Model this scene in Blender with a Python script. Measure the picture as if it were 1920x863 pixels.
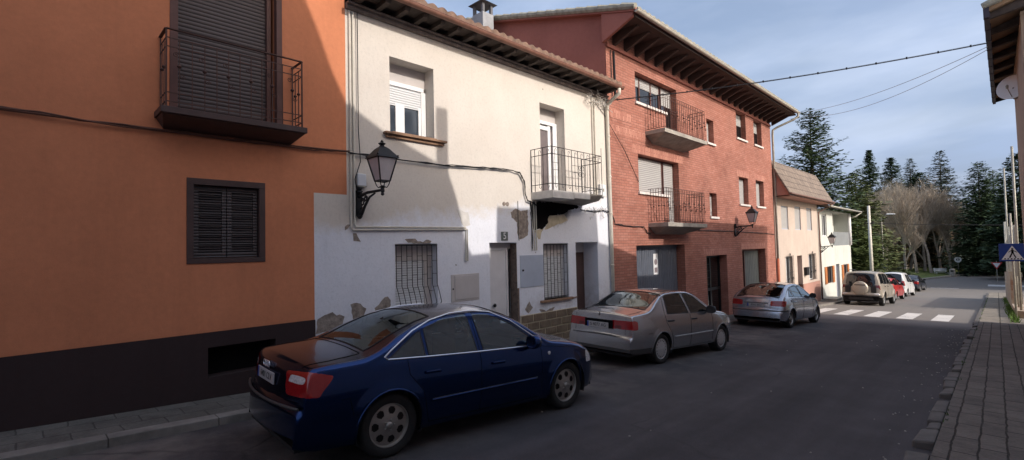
import bpy, bmesh, math, random
from mathutils import Vector, Matrix, Quaternion
from math import sin, cos, pi, radians, sqrt, atan2
random.seed(7)
for o in list(bpy.data.objects): bpy.data.objects.remove(o)
sc = bpy.context.scene
COL = sc.collection

# ------------------------------------------------------------------ camera
# world: camera at the origin, +Y down the street, +X to the right, Z up (metres)
cam_d = bpy.data.cameras.new('camera'); cam = bpy.data.objects.new('camera', cam_d); COL.objects.link(cam)
cam_d.sensor_width = 36; cam_d.lens = 17.156; cam_d.clip_start = 0.05; cam_d.clip_end = 3000
RT = Vector((0.7104318, 0.7033818, -0.02325295)); DN = Vector((-0.04373296, 0.01114618, -0.99898108)); FW = Vector((-0.70240593, 0.71072484, 0.03867957))
cam.matrix_world = Matrix(((RT.x, -DN.x, -FW.x, 0), (RT.y, -DN.y, -FW.y, 0), (RT.z, -DN.z, -FW.z, 0), (0, 0, 0, 1)))
sc.camera = cam

# ------------------------------------------------------------------ sun and sky
SUN = Vector((1.0, 0.03, 0.56)).normalized()
sl = bpy.data.lights.new('sun', 'SUN'); so = bpy.data.objects.new('sun', sl); COL.objects.link(so)
sl.energy = 2.0; sl.angle = radians(0.5); sl.color = (1.0, 0.93, 0.86)
so.rotation_euler = SUN.to_track_quat('Z', 'Y').to_euler()
so.location = (30, 0, 30)
w = bpy.data.worlds.new('World'); sc.world = w; w.use_nodes = True
nt = w.node_tree; N = nt.nodes; L = nt.links
for n in list(N): N.remove(n)
out = N.new('ShaderNodeOutputWorld'); bg = N.new('ShaderNodeBackground'); sky = N.new('ShaderNodeTexSky')
sky.sky_type = 'NISHITA'; sky.sun_disc = False
sky.sun_elevation = math.asin(SUN.z); sky.sun_rotation = math.atan2(SUN.x, SUN.y)
sky.air_density = 1.0; sky.dust_density = 7.5; sky.ozone_density = 1.2
tc = N.new('ShaderNodeTexCoord'); mp = N.new('ShaderNodeMapping'); mp.inputs['Scale'].default_value = (1.2, 1.2, 4.2); mp.inputs['Rotation'].default_value = (0, 0, 0.5)
n1 = N.new('ShaderNodeTexNoise'); n1.inputs['Scale'].default_value = 1.5; n1.inputs['Detail'].default_value = 7; n1.inputs['Roughness'].default_value = 0.52; n1.inputs['Distortion'].default_value = 0.5
r1 = N.new('ShaderNodeValToRGB'); r1.color_ramp.elements[0].position = 0.36; r1.color_ramp.elements[1].position = 0.62
r1.color_ramp.elements[0].color = (0.38, 0.38, 0.38, 1); r1.color_ramp.elements[1].color = (.80, .80, .80, 1)
n2 = N.new('ShaderNodeTexNoise'); n2.inputs['Scale'].default_value = 3.0; n2.inputs['Detail'].default_value = 5
r2 = N.new('ShaderNodeValToRGB'); r2.color_ramp.elements[0].position = 0.35; r2.color_ramp.elements[1].position = 0.62
r2.color_ramp.elements[0].color = (1.9, 2.45, 3.6, 1); r2.color_ramp.elements[1].color = (2.85, 3.35, 4.4, 1)
mx = N.new('ShaderNodeMix'); mx.data_type = 'RGBA'
L.new(tc.outputs['Generated'], mp.inputs['Vector']); L.new(mp.outputs['Vector'], n1.inputs['Vector']); L.new(mp.outputs['Vector'], n2.inputs['Vector'])
L.new(n1.outputs['Fac'], r1.inputs['Fac']); L.new(n2.outputs['Fac'], r2.inputs['Fac'])
L.new(r1.outputs['Color'], mx.inputs['Factor']); L.new(sky.outputs['Color'], mx.inputs['A']); L.new(r2.outputs['Color'], mx.inputs['B'])
L.new(mx.outputs['Result'], bg.inputs['Color']); bg.inputs['Strength'].default_value = 0.15
L.new(bg.outputs['Background'], out.inputs['Surface'])
sc.render.engine = 'CYCLES'
sc.view_settings.view_transform = 'Standard'; sc.view_settings.look = 'None'; sc.view_settings.exposure = 0.66; sc.view_settings.gamma = 1.0
sc.view_settings.use_curve_mapping = False

# ------------------------------------------------------------------ helpers
def G(y):
    'height of the road surface'
    if y < 46.6: return -1.87 - 0.05 * y
    if y > 66.6: return -4.7
    return -4.7 + 0.05 * (66.6 - y) ** 2 / 40

class MB:
    def __init__(s): s.v = []; s.f = []; s.m = []
    def add(s, vs, fs, mi=0):
        b = len(s.v); s.v += [tuple(v) for v in vs]; s.f += [tuple(b + i for i in f) for f in fs]; s.m += [mi] * len(fs); return s
    def quad(s, a, b, c, d, mi=0): return s.add([a, b, c, d], [(0, 1, 2, 3)], mi)
    def box(s, x0, x1, y0, y1, z0, z1, mi=0):
        return s.add([(x0, y0, z0), (x1, y0, z0), (x1, y1, z0), (x0, y1, z0), (x0, y0, z1), (x1, y0, z1), (x1, y1, z1), (x0, y1, z1)],
                     [(0, 3, 2, 1), (4, 5, 6, 7), (0, 1, 5, 4), (1, 2, 6, 5), (2, 3, 7, 6), (3, 0, 4, 7)], mi)
    def hexa(s, p, mi=0):
        return s.add(p, [(0, 3, 2, 1), (4, 5, 6, 7), (0, 1, 5, 4), (1, 2, 6, 5), (2, 3, 7, 6), (3, 0, 4, 7)], mi)
    def tube(s, pts, r, n=6, mi=0, caps=True):
        pts = [Vector(p) for p in pts]; k = len(pts)
        rs = r if isinstance(r, (list, tuple)) else [r] * k
        up = Vector((0, 0, 1)); ring = []; prev = None
        for i, p in enumerate(pts):
            t = (pts[min(i + 1, k - 1)] - pts[max(i - 1, 0)])
            t = t.normalized() if t.length > 1e-9 else Vector((0, 0, 1))
            if prev is None:
                a = up if abs(t.z) < .9 else Vector((1, 0, 0)); u = t.cross(a).normalized()
            else:
                u = prev - t * prev.dot(t); u = u.normalized() if u.length > 1e-6 else t.orthogonal().normalized()
            prev = u; v = t.cross(u)
            ring.append([p + (u * cos(2 * pi * j / n) + v * sin(2 * pi * j / n)) * rs[i] for j in range(n)])
        vs = [q for rg in ring for q in rg]; fs = []
        for i in range(k - 1):
            for j in range(n):
                fs.append((i * n + j, i * n + (j + 1) % n, (i + 1) * n + (j + 1) % n, (i + 1) * n + j))
        if caps and n > 2: fs += [tuple(range(n - 1, -1, -1)), tuple((k - 1) * n + j for j in range(n))]
        return s.add(vs, fs, mi)
    def bar(s, a, b, w, h=None, mi=0):
        'rectangular bar from a to b'
        a = Vector(a); b = Vector(b); h = h or w; t = (b - a).normalized()
        up = Vector((0, 0, 1)) if abs(t.z) < .95 else Vector((0, 1, 0))
        u = t.cross(up).normalized() * w / 2; v = u.cross(t).normalized() * h / 2
        return s.hexa([a - u - v, a + u - v, b + u - v, b - u - v, a - u + v, a + u + v, b + u + v, b - u + v], mi)
    def lathe(s, prof, n, c=(0, 0, 0), axis='z', mi=0, caps=True):
        vs = []; fs = []
        for (r, h) in prof:
            for j in range(n):
                a = 2 * pi * j / n
                p = (r * cos(a), r * sin(a), h) if axis == 'z' else ((h, r * cos(a), r * sin(a)) if axis == 'x' else (r * cos(a), h, r * sin(a)))
                vs.append((c[0] + p[0], c[1] + p[1], c[2] + p[2]))
        for i in range(len(prof) - 1):
            for j in range(n): fs.append((i * n + j, i * n + (j + 1) % n, (i + 1) * n + (j + 1) % n, (i + 1) * n + j))
        if caps: fs += [tuple(range(n)), tuple((len(prof) - 1) * n + j for j in range(n))]
        return s.add(vs, fs, mi)
    def prism(s, poly, x0, x1, mi=0):
        'polygon in (y,z) extruded from x0 to x1'
        n = len(poly); vs = [(x0, y, z) for y, z in poly] + [(x1, y, z) for y, z in poly]
        return s.add(vs, [tuple(range(n - 1, -1, -1)), tuple(n + i for i in range(n))] + [(i, (i + 1) % n, n + (i + 1) % n, n + i) for i in range(n)], mi)
    def prismy(s, poly, y0, y1, mi=0):
        n = len(poly); vs = [(x, y0, z) for x, z in poly] + [(x, y1, z) for x, z in poly]
        return s.add(vs, [tuple(range(n)), tuple(n + i for i in range(n - 1, -1, -1))] + [(i, n + i, n + (i + 1) % n, (i + 1) % n) for i in range(n)], mi)
    def build(s, name, mats, parent=None, smooth=False, label=None, norm=True, bevel=0):
        me = bpy.data.meshes.new(name); me.from_pydata(s.v, [], s.f)
        if not isinstance(mats, (list, tuple)): mats = [mats]
        for m in mats: me.materials.append(m)
        if len(mats) > 1: me.polygons.foreach_set('material_index', s.m)
        if norm:
            bm = bmesh.new(); bm.from_mesh(me); bmesh.ops.recalc_face_normals(bm, faces=bm.faces); bm.to_mesh(me); bm.free()
        if smooth: me.polygons.foreach_set('use_smooth', [True] * len(me.polygons))
        me.update()
        o = bpy.data.objects.new(name, me); COL.objects.link(o)
        if parent is not None:
            o.parent = parent
            if 'base' in parent.keys() and not parent.get('local'):
                o.matrix_parent_inverse = Matrix.Translation(-Vector(parent['base']))
        if label: o['label'] = label
        if bevel:
            md = o.modifiers.new('bevel', 'BEVEL'); md.width = bevel; md.segments = 2; md.limit_method = 'ANGLE'
        return o

def thing(name, label, cat, loc, rot=None, group=None, local=False):
    o = bpy.data.objects.new(name, None); COL.objects.link(o); o.location = loc
    o.empty_display_size = .2
    if rot: o.rotation_euler = rot
    o['label'] = label; o['category'] = cat; o['base'] = tuple(loc)
    if local: o['local'] = 1
    if group: o['group'] = group
    return o
def tag(o, label, cat, group=None):
    o['label'] = label; o['category'] = cat
    if group: o['group'] = group
    return o
def struct(o, kind='structure'): o['kind'] = kind; return o

def pchip(pts):
    xs = [p[0] for p in pts]; ys = [p[1] for p in pts]; n = len(xs)
    d = [(ys[i + 1] - ys[i]) / (xs[i + 1] - xs[i]) for i in range(n - 1)]
    m = [d[0]] + [0 if d[i - 1] * d[i] <= 0 else 2 * d[i - 1] * d[i] / (d[i - 1] + d[i]) for i in range(1, n - 1)] + [d[-1]]
    def f(x):
        if x <= xs[0]: return ys[0]
        if x >= xs[-1]: return ys[-1]
        lo = 0
        while xs[lo + 1] < x: lo += 1
        h = xs[lo + 1] - xs[lo]; t = (x - xs[lo]) / h
        return ((2 * t ** 3 - 3 * t ** 2 + 1) * ys[lo] + (t ** 3 - 2 * t ** 2 + t) * h * m[lo] + (-2 * t ** 3 + 3 * t ** 2) * ys[lo + 1] + (t ** 3 - t ** 2) * h * m[lo + 1])
    return f
def lerpc(pts):
    def f(x):
        if x <= pts[0][0]: return pts[0][1]
        for (a, b), (c, d) in zip(pts, pts[1:]):
            if x <= c: return b + (d - b) * (x - a) / (c - a)
        return pts[-1][1]
    return f
def inpoly(p, poly):
    x, y = p; c = False; n = len(poly); j = n - 1
    for i in range(n):
        xi, yi = poly[i]; xj, yj = poly[j]
        if (yi > y) != (yj > y) and x < (xj - xi) * (y - yi) / (yj - yi) + xi: c = not c
        j = i
    return c

# ------------------------------------------------------------------ materials
class NB:
    'small node builder'
    def __init__(s, name):
        s.mat = bpy.data.materials.new(name); s.mat.use_nodes = True; s.t = s.mat.node_tree
        s.b = s.t.nodes['Principled BSDF']; s.tc = s.n('ShaderNodeTexCoord'); s.P = s.tc.outputs['Object']
    def n(s, t, **kw):
        x = s.t.nodes.new(t)
        for k, v in kw.items(): setattr(x, k, v)
        return x
    def link(s, a, b): s.t.links.new(a, b)
    def noise(s, scale, detail=4, rough=.55, vec=None, dist=0):
        x = s.n('ShaderNodeTexNoise'); x.inputs['Scale'].default_value = scale; x.inputs['Detail'].default_value = detail
        x.inputs['Roughness'].default_value = rough; x.inputs['Distortion'].default_value = dist
        s.link(vec or s.P, x.inputs['Vector']); return x.outputs['Fac']
    def ramp(s, fac, stops):
        x = s.n('ShaderNodeValToRGB'); cr = x.color_ramp
        while len(cr.elements) > 1: cr.elements.remove(cr.elements[-1])
        cr.elements[0].position = stops[0][0]; c = stops[0][1]; cr.elements[0].color = c4(c)
        for p, c in stops[1:]: e = cr.elements.new(p); e.color = c4(c)
        s.link(fac, x.inputs['Fac']); return x.outputs['Color']
    def mix(s, fac, a, b, mode='MIX'):
        x = s.n('ShaderNodeMix'); x.data_type = 'RGBA'; x.blend_type = mode
        for v, k in ((fac, 'Factor'), (a, 'A'), (b, 'B')):
            i = x.inputs[k] if k == 'Factor' else [q for q in x.inputs if q.name == k and q.type == 'RGBA'][0]
            if isinstance(v, (int, float)): i.default_value = v if k == 'Factor' else (v, v, v, 1)
            elif isinstance(v, tuple): i.default_value = c4(v)
            else: s.link(v, i)
        return [q for q in x.outputs if q.type == 'RGBA'][0]
    def math(s, op, a, b=0.0, clamp=False):
        x = s.n('ShaderNodeMath'); x.operation = op; x.use_clamp = clamp
        for v, i in ((a, 0), (b, 1)):
            if isinstance(v, (int, float)): x.inputs[i].default_value = v
            else: s.link(v, x.inputs[i])
        return x.outputs[0]
    def xyz(s):
        x = s.n('ShaderNodeSeparateXYZ'); s.link(s.P, x.inputs[0]); return x.outputs
    def comb(s, a, b, c=0.0):
        x = s.n('ShaderNodeCombineXYZ')
        for v, i in ((a, 0), (b, 1), (c, 2)):
            if isinstance(v, (int, float)): x.inputs[i].default_value = v
            else: s.link(v, x.inputs[i])
        return x.outputs[0]
    def bump(s, h, strength=.3, dist=.01):
        x = s.n('ShaderNodeBump'); x.inputs['Strength'].default_value = strength; x.inputs['Distance'].default_value = dist
        s.link(h, x.inputs['Height']); s.link(x.outputs[0], s.b.inputs['Normal'])
    def col(s, c):
        if isinstance(c, tuple): s.b.inputs['Base Color'].default_value = c4(c)
        else: s.link(c, s.b.inputs['Base Color'])
    def rough(s, r):
        if isinstance(r, (int, float)): s.b.inputs['Roughness'].default_value = r
        else: s.link(r, s.b.inputs['Roughness'])
def c4(c): return (c, c, c, 1) if isinstance(c, (int, float)) else (c[0], c[1], c[2], 1)
def mul(c, k): return tuple(x * k for x in c)

def mat(name, c, rough=.7, var=.12, scale=3., bump=0., bscale=60., metal=0., spec=.5, coat=0.):
    b = NB(name); nz = b.noise(scale, 5, .6); b.col(b.ramp(nz, [(.3, mul(c, 1 - var)), (.7, mul(c, 1 + var))]))
    b.rough(rough); b.b.inputs['Metallic'].default_value = metal; b.b.inputs['Specular IOR Level'].default_value = spec
    if coat: b.b.inputs['Coat Weight'].default_value = coat; b.b.inputs['Coat Roughness'].default_value = .04
    if bump: b.bump(b.noise(bscale, 4, .6), bump, .01)
    return b.mat

def plaster(name, c, dark=.72, streak=.25, bump=.25):
    b = NB(name); X, Y, Z = b.xyz()
    big = b.ramp(b.noise(.9, 5, .6), [(.3, mul(c, .90)), (.7, mul(c, 1.06))])
    fine = b.ramp(b.noise(14, 6, .7), [(.25, .90), (.6, 1.0), (.8, 1.05)])
    st = b.noise(1.0, 5, .65, b.comb(b.math('MULTIPLY', Y, 4.0), b.math('MULTIPLY', Z, .35), X))
    stc = b.ramp(st, [(.52, 1.0), (.75, 1 - streak)])
    cc = b.mix(1.0, b.mix(1.0, big, fine, 'MULTIPLY'), stc, 'MULTIPLY')
    b.col(cc); b.rough(.9); b.b.inputs['Specular IOR Level'].default_value = .2
    b.bump(b.math('ADD', b.noise(90, 3, .6), b.math('MULTIPLY', b.noise(9, 3), 1.5)), bump, .006)
    return b.mat

M = {}
M['orange'] = plaster('orange_render', (.62, .235, .12), streak=.08)
M['plinth'] = plaster('brown_plinth', (.045, .030, .030), streak=.1)
M['pinkw'] = plaster('pink_cream_render', (.56, .465, .40), streak=.12)
M['pinkp'] = plaster('pink_plinth', (.45, .25, .2), streak=.2)
M['greyw'] = plaster('pale_grey_render', (.60, .61, .56), streak=.15)
M['redplaster'] = plaster('red_gable_render', (.37, .145, .115), streak=.12, bump=.5)
M['redwall'] = plaster('terracotta_render', (.50, .17, .10), streak=.1)
M['tanwall'] = plaster('tan_render', (.36, .27, .20), streak=.3)
M['render_grey'] = mat('exposed_render', (.27, .225, .19), .95, .45, 13, 1.0, 25)
M['cream_patch'] = mat('cream_undercoat', (.50, .43, .31), .95, .2, 7, .5, 40)
M['sooty_shade'] = mat('sooty_shade_black', (.008, .007, .007), .98, .4, 6, .3, 30, spec=.05)
M['concrete'] = mat('concrete', (.34, .31, .27), .9, .25, 4, .4, 50)
M['concrete_white'] = mat('whitewashed_concrete', (.62, .59, .55), .9, .15, 5, .3, 50)
M['stonekerb'] = mat('kerb_stone', (.115, .105, .095), .9, .3, 3, .5, 40)
M['whitestrip'] = mat('pale_kerb_stone', (.20, .185, .165), .9, .35, 3, .4, 40)
M['iron'] = mat('black_iron', (.018, .017, .018), .5, .2, 8, metal=.3)
M['rust'] = mat('rusty_brown_iron', (.07, .030, .022), .7, .3, 12)
M['brown'] = mat('dark_brown_paint', (.060, .032, .028), .6, .2, 5)
M['brownframe'] = mat('red_brown_frame', (.10, .040, .032), .6, .2, 5)
M['black'] = mat('dark_interior', (.006, .006, .007), .9, .2, 5, spec=.1)
M['whitepaint'] = mat('white_pvc', (.78, .78, .78), .45, .05, 5)
M['greypaint'] = mat('grey_door_panel', (.16, .13, .13), .5, .1, 5)
M['whitedoor'] = mat('white_metal_door', (.66, .65, .66), .5, .06, 3)
M['bluegrey'] = mat('blue_grey_cabinet', (.40, .44, .52), .55, .06, 3)
M['beigebox'] = mat('beige_cabinet', (.52, .48, .46), .6, .08, 3)
M['sill_tile'] = mat('brown_clay_sill', (.26, .15, .09), .8, .25, 9)
M['sill_white'] = mat('white_sill_stone', (.70, .64, .60), .7, .1, 6)
M['wood'] = mat('old_timber', (.055, .040, .034), .85, .35, 8, .4, 30)
M['woodpale'] = mat('weathered_rail', (.42, .37, .30), .9, .3, 5, .4, 30)
M['zinc'] = mat('galvanised_pipe', (.36, .34, .29), .55, .25, 7, metal=.2)
M['pipecream'] = mat('cream_pipe', (.60, .56, .48), .6, .12, 6)
M['gutter'] = mat('copper_brown_gutter', (.24, .115, .08), .5, .25, 6)
M['cable'] = mat('black_cable', (.012, .011, .012), .6, .2, 6)
M['cablebrown'] = mat('painted_cable', (.10, .04, .025), .7, .2, 6)
M['tile'] = mat('old_roof_tile', (.20, .125, .09), .9, .4, 6, .5, 20)
M['tilegrey'] = mat('lichened_roof_tile', (.30, .29, .24), .9, .35, 6, .5, 20)
M['shade_glass'] = mat('frosted_lamp_glass', (.55, .50, .50), .35, .08, 5)
M['garage'] = mat('blue_grey_metal_door', (.125, .14, .175), .5, .12, 3, metal=.2)
M['greycurtain'] = mat('grey_door_curtain', (.13, .145, .145), .7, .15, 3)
M['slate'] = None
def glass_opaque(name, c, r=.06):
    b = NB(name); b.col(b.ramp(b.noise(1.3, 3), [(.35, mul(c, .6)), (.7, mul(c, 1.3))])); b.rough(r); b.b.inputs['Specular IOR Level'].default_value = .8
    return b.mat
M['pane'] = glass_opaque('window_glass', (.035, .045, .06))
M['pane_dark'] = glass_opaque('dark_window_glass', (.01, .012, .014))

def slats(name, c, pitch, rough=.6, depth=.6, axis='z', gap=.3):
    b = NB(name); X, Y, Z = b.xyz(); s = Z if axis == 'z' else Y
    fr = b.math('FRACT', b.math('MULTIPLY', s, 1 / pitch))
    b.col(b.ramp(fr, [(0, mul(c, gap)), (.10, mul(c, gap)), (.2, c), (.9, mul(c, 1.12)), (1, mul(c, gap))]))
    b.rough(rough); b.bump(b.math('SINE', b.math('MULTIPLY', fr, pi)), depth, .012); return b.mat
M['shutterwhite'] = slats('white_roller_slats', (.60, .61, .62), .045, gap=.8)
M['shuttergrey'] = slats('grey_roller_slats', (.38, .37, .36), .06, gap=.75)
M['shutterbrown'] = slats('brown_roller_slats', (.062, .045, .044), .055, gap=.35)
M['louvre'] = slats('brown_louvre_slats', (.055, .042, .042), .042, gap=.25)
M['folding'] = slats('folding_door_ribs', (.30, .33, .38), .115, .5, .9, 'y', .45)

def whitewall():
    b = NB('peeling_two_tone_render'); X, Y, Z = b.xyz()
    # cream above, whitewash below, the boundary rises along the street
    edge = b.math('ADD', b.math('MULTIPLY', b.math('SUBTRACT', Y, 4.5), .13), .52)
    d = b.math('SUBTRACT', Z, edge); nz = b.math('MULTIPLY', b.math('SUBTRACT', b.noise(2.2, 6, .65), .5), 1.0)
    f = b.math('MULTIPLY', b.math('ADD', b.math('ADD', d, nz), .15), 3.2, True)
    cream = b.ramp(b.noise(1.1, 5, .6), [(.3, (.62, .565, .505)), (.7, (.67, .62, .56))])
    white = b.ramp(b.noise(1.3, 5, .6), [(.3, (.72, .735, .79)), (.7, (.79, .80, .85))])
    c = b.mix(f, white, cream)
    fine = b.ramp(b.noise(22, 6, .7), [(.22, .84), (.5, 1.0)])
    st = b.noise(1.0, 6, .7, b.comb(b.math('MULTIPLY', Y, 6.0), b.math('MULTIPLY', Z, .5), X))
    c = b.mix(1.0, b.mix(1.0, c, fine, 'MULTIPLY'), b.ramp(st, [(.6, 1.0), (.85, .88)]), 'MULTIPLY')
    # grime low on the wall and chips
    v = b.n('ShaderNodeTexVoronoi'); v.inputs['Scale'].default_value = 1.6; v.feature = 'F1'; b.link(b.P, v.inputs['Vector'])
    chip = b.ramp(b.math('ADD', v.outputs['Distance'], b.math('MULTIPLY', b.noise(30, 3), .05)), [(.045, 1.0), (.055, 0.0)])
    c = b.mix(chip, c, (.2, .18, .16))
    low = b.math('MULTIPLY', b.math('SUBTRACT', -.75, Z), 1.1, True)
    grime = b.math('MULTIPLY', low, b.ramp(b.noise(3.5, 6, .7), [(.42, 0.0), (.7, .75)]))
    c = b.mix(grime, c, (.34, .30, .27))
    # balcony shade and sooty dirt painted into the wall colour
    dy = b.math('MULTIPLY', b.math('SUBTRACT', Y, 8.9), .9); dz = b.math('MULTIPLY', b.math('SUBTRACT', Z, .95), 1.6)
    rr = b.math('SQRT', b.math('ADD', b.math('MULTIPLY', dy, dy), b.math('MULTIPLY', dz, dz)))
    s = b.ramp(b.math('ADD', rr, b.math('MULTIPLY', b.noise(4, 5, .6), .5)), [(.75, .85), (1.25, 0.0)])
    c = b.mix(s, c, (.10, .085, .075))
    b.col(c); b.rough(.92); b.b.inputs['Specular IOR Level'].default_value = .2
    b.bump(b.math('ADD', b.noise(70, 3, .6), b.math('MULTIPLY', b.noise(7, 4), 3)), .3, .006)
    return b.mat
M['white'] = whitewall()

def brick():
    b = NB('red_facing_brick'); X, Y, Z = b.xyz()
    t = b.n('ShaderNodeTexBrick'); b.link(b.comb(b.math('ADD', X, Y), Z, 0.0), t.inputs['Vector'])
    for k, v in dict(Scale=1.0).items(): t.inputs[k].default_value = v
    t.inputs['Brick Width'].default_value = .26; t.inputs['Row Height'].default_value = .078; t.inputs['Mortar Size'].default_value = .008; t.inputs['Mortar Smooth'].default_value = .3
    t.inputs['Color1'].default_value = (.385, .155, .112, 1); t.inputs['Color2'].default_value = (.465, .21, .158, 1); t.inputs['Mortar'].default_value = (.25, .12, .095, 1)
    t.inputs['Bias'].default_value = -.1
    c = b.mix(1.0, t.outputs['Color'], b.ramp(b.noise(.8, 6, .65), [(.3, .74), (.7, 1.12)]), 'MULTIPLY')
    c = b.mix(1.0, c, b.ramp(b.noise(25, 3, .6), [(.3, .86), (.7, 1.1)]), 'MULTIPLY')
    b.col(c); b.rough(.88); b.b.inputs['Specular IOR Level'].default_value = .25
    b.bump(b.math('SUBTRACT', 1.0, t.outputs['Fac']), .6, .008); return b.mat
M['brick'] = brick()
def soldier():
    b = NB('upright_brick_course'); X, Y, Z = b.xyz()
    t = b.n('ShaderNodeTexBrick'); b.link(b.comb(Z, b.math('ADD', X, Y), 0.0), t.inputs['Vector']); t.inputs['Scale'].default_value = 1
    t.inputs['Brick Width'].default_value = .25; t.inputs['Row Height'].default_value = .075; t.inputs['Mortar Size'].default_value = .007
    t.inputs['Color1'].default_value = (.385, .155, .112, 1); t.inputs['Color2'].default_value = (.54, .255, .185, 1); t.inputs['Mortar'].default_value = (.22, .09, .07, 1)
    b.col(t.outputs['Color']); b.rough(.88); return b.mat
M['soldier'] = soldier()

def asphalt():
    b = NB('worn_asphalt'); X, Y, Z = b.xyz()
    base = b.ramp(b.noise(.35, 6, .6), [(.3, (.052, .047, .049)), (.7, (.075, .068, .070))])
    sp = b.ramp(b.noise(160, 2, .7), [(.3, .65), (.5, 1.0), (.72, 1.6)])
    c = b.mix(1.0, base, sp, 'MULTIPLY')
    lane = b.noise(1.0, 4, .6, b.comb(b.math('MULTIPLY', X, 1.3), b.math('MULTIPLY', Y, .08), 0.0))
    c = b.mix(1.0, c, b.ramp(lane, [(.35, .74), (.65, 1.25)]), 'MULTIPLY')
    c = b.mix(1.0, c, b.ramp(b.noise(1.6, 7, .7), [(.3, .78), (.6, 1.0), (.78, 1.25)]), 'MULTIPLY')
    # sandy dirt near the left gutter
    e = b.math('MULTIPLY', b.math('SUBTRACT', -3.7, X), .9, True)
    d = b.math('MULTIPLY', e, b.ramp(b.noise(.9, 6, .65), [(.46, 0.0), (.68, .7)]))
    c = b.mix(d, c, (.20, .175, .155))
    # beyond the shaded stretch, sunlight is painted in as paler asphalt
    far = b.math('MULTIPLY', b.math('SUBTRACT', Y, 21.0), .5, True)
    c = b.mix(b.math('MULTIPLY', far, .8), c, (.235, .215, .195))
    v = b.n('ShaderNodeTexVoronoi'); v.feature = 'DISTANCE_TO_EDGE'; v.inputs['Scale'].default_value = .35
    wv = b.n('ShaderNodeMix'); wv.data_type = 'VECTOR'; nzv = b.n('ShaderNodeTexNoise'); nzv.inputs['Scale'].default_value = 1.5; b.link(b.P, nzv.inputs['Vector'])
    wv.inputs['Factor'].default_value = .35; b.link(b.P, [q for q in wv.inputs if q.name == 'A' and q.type == 'VECTOR'][0]); b.link(nzv.outputs['Color'], [q for q in wv.inputs if q.name == 'B' and q.type == 'VECTOR'][0])
    b.link([q for q in wv.outputs if q.type == 'VECTOR'][0], v.inputs['Vector'])
    crack = b.math('MULTIPLY', b.ramp(v.outputs['Distance'], [(.0, 1.0), (.006, 0.0)]), b.ramp(b.noise(.5, 3), [(.5, 0.0), (.6, .6)]))
    c = b.mix(crack, c, (.02, .02, .02))
    b.col(c); b.rough(.88); b.b.inputs['Specular IOR Level'].default_value = .3
    b.bump(b.noise(120, 3, .7), .5, .006); return b.mat
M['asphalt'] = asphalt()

def paving(name, c1, c2, mort, bw, rh, rot, ms=.012, off=.5):
    b = NB(name); X, Y, Z = b.xyz()
    nx = b.math('MULTIPLY', b.math('SUBTRACT', b.noise(3.5, 4), .5), .05)
    t = b.n('ShaderNodeTexBrick'); t.offset = off
    xx = b.math('ADD', X, nx); yy = b.math('ADD', Y, nx)
    b.link(b.comb(yy, xx, 0.0) if rot else b.comb(xx, yy, 0.0), t.inputs['Vector']); t.inputs['Scale'].default_value = 1
    t.inputs['Brick Width'].default_value = bw; t.inputs['Row Height'].default_value = rh; t.inputs['Mortar Size'].default_value = ms; t.inputs['Mortar Smooth'].default_value = .35
    t.inputs['Color1'].default_value = c4(c1); t.inputs['Color2'].default_value = c4(c2); t.inputs['Mortar'].default_value = c4(mort)
    c = b.mix(1.0, t.outputs['Color'], b.ramp(b.noise(2.2, 7, .7), [(.3, .62), (.55, 1.0), (.75, 1.2)]), 'MULTIPLY')
    c = b.mix(1.0, c, b.ramp(b.noise(45, 4, .7), [(.3, .8), (.7, 1.15)]), 'MULTIPLY')
    c = b.mix(b.ramp(b.noise(1.1, 6, .7), [(.56, 0.0), (.66, .55)]), c, (.07, .065, .055))
    b.col(c); b.rough(.92); b.b.inputs['Specular IOR Level'].default_value = .2
    b.bump(b.math('ADD', b.math('MULTIPLY', t.outputs['Fac'], -2.5), b.noise(25, 4)), .7, .01); return b.mat
M['pave_r'] = paving('right_paving_slabs', (.19, .165, .142), (.155, .135, .117), (.05, .044, .038), .62, .205, True, .010)
M['pave_l'] = paving('left_paving_slabs', (.155, .145, .13), (.135, .125, .112), (.085, .078, .07), .40, .30, True, .008)
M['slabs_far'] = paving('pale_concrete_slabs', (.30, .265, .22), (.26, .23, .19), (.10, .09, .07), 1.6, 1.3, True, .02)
M['sandy'] = mat('sandy_forecourt', (.36, .30, .23), .95, .2, 2, .3, 60)
def roadpaint():
    b = NB('worn_road_paint'); w_ = b.ramp(b.math('ADD', b.math('MULTIPLY', b.noise(1.6, 5, .7), .5), b.math('MULTIPLY', b.noise(28, 6, .75), .5)), [(.52, 0.0), (.62, .8)])
    b.col(b.mix(w_, (.64, .62, .59), (.17, .16, .15))); b.rough(.85); return b.mat
M['roadpaint'] = roadpaint()
def grassm():
    b = NB('verge_grass'); b.col(b.ramp(b.noise(.6, 6, .7), [(.3, (.045, .060, .018)), (.5, (.085, .115, .03)), (.75, (.13, .15, .05))])); b.rough(.95); b.bump(b.noise(12, 5, .7), .8, .08); return b.mat
M['grass'] = grassm()
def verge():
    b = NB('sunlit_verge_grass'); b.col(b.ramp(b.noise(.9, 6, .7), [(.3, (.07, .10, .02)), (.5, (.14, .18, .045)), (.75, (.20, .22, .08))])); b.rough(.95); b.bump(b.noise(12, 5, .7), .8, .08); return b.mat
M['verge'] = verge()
def foliage(name, c, var=.45):
    b = NB(name); c1 = b.ramp(b.noise(.55, 4, .6), [(.3, mul(c, 1 - var)), (.7, mul(c, 1 + var))])
    c2 = b.ramp(b.noise(5.0, 3, .6), [(.3, .65), (.7, 1.35)]); b.col(b.mix(1.0, c1, c2, 'MULTIPLY')); b.rough(.7); b.b.inputs['Specular IOR Level'].default_value = .2; return b.mat
M['bark'] = mat('tree_bark', (.10, .08, .065), .95, .3, 3, .5, 20)
M['bark_pale'] = mat('pale_bare_bark', (.38, .32, .27), .95, .3, 3)
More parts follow.
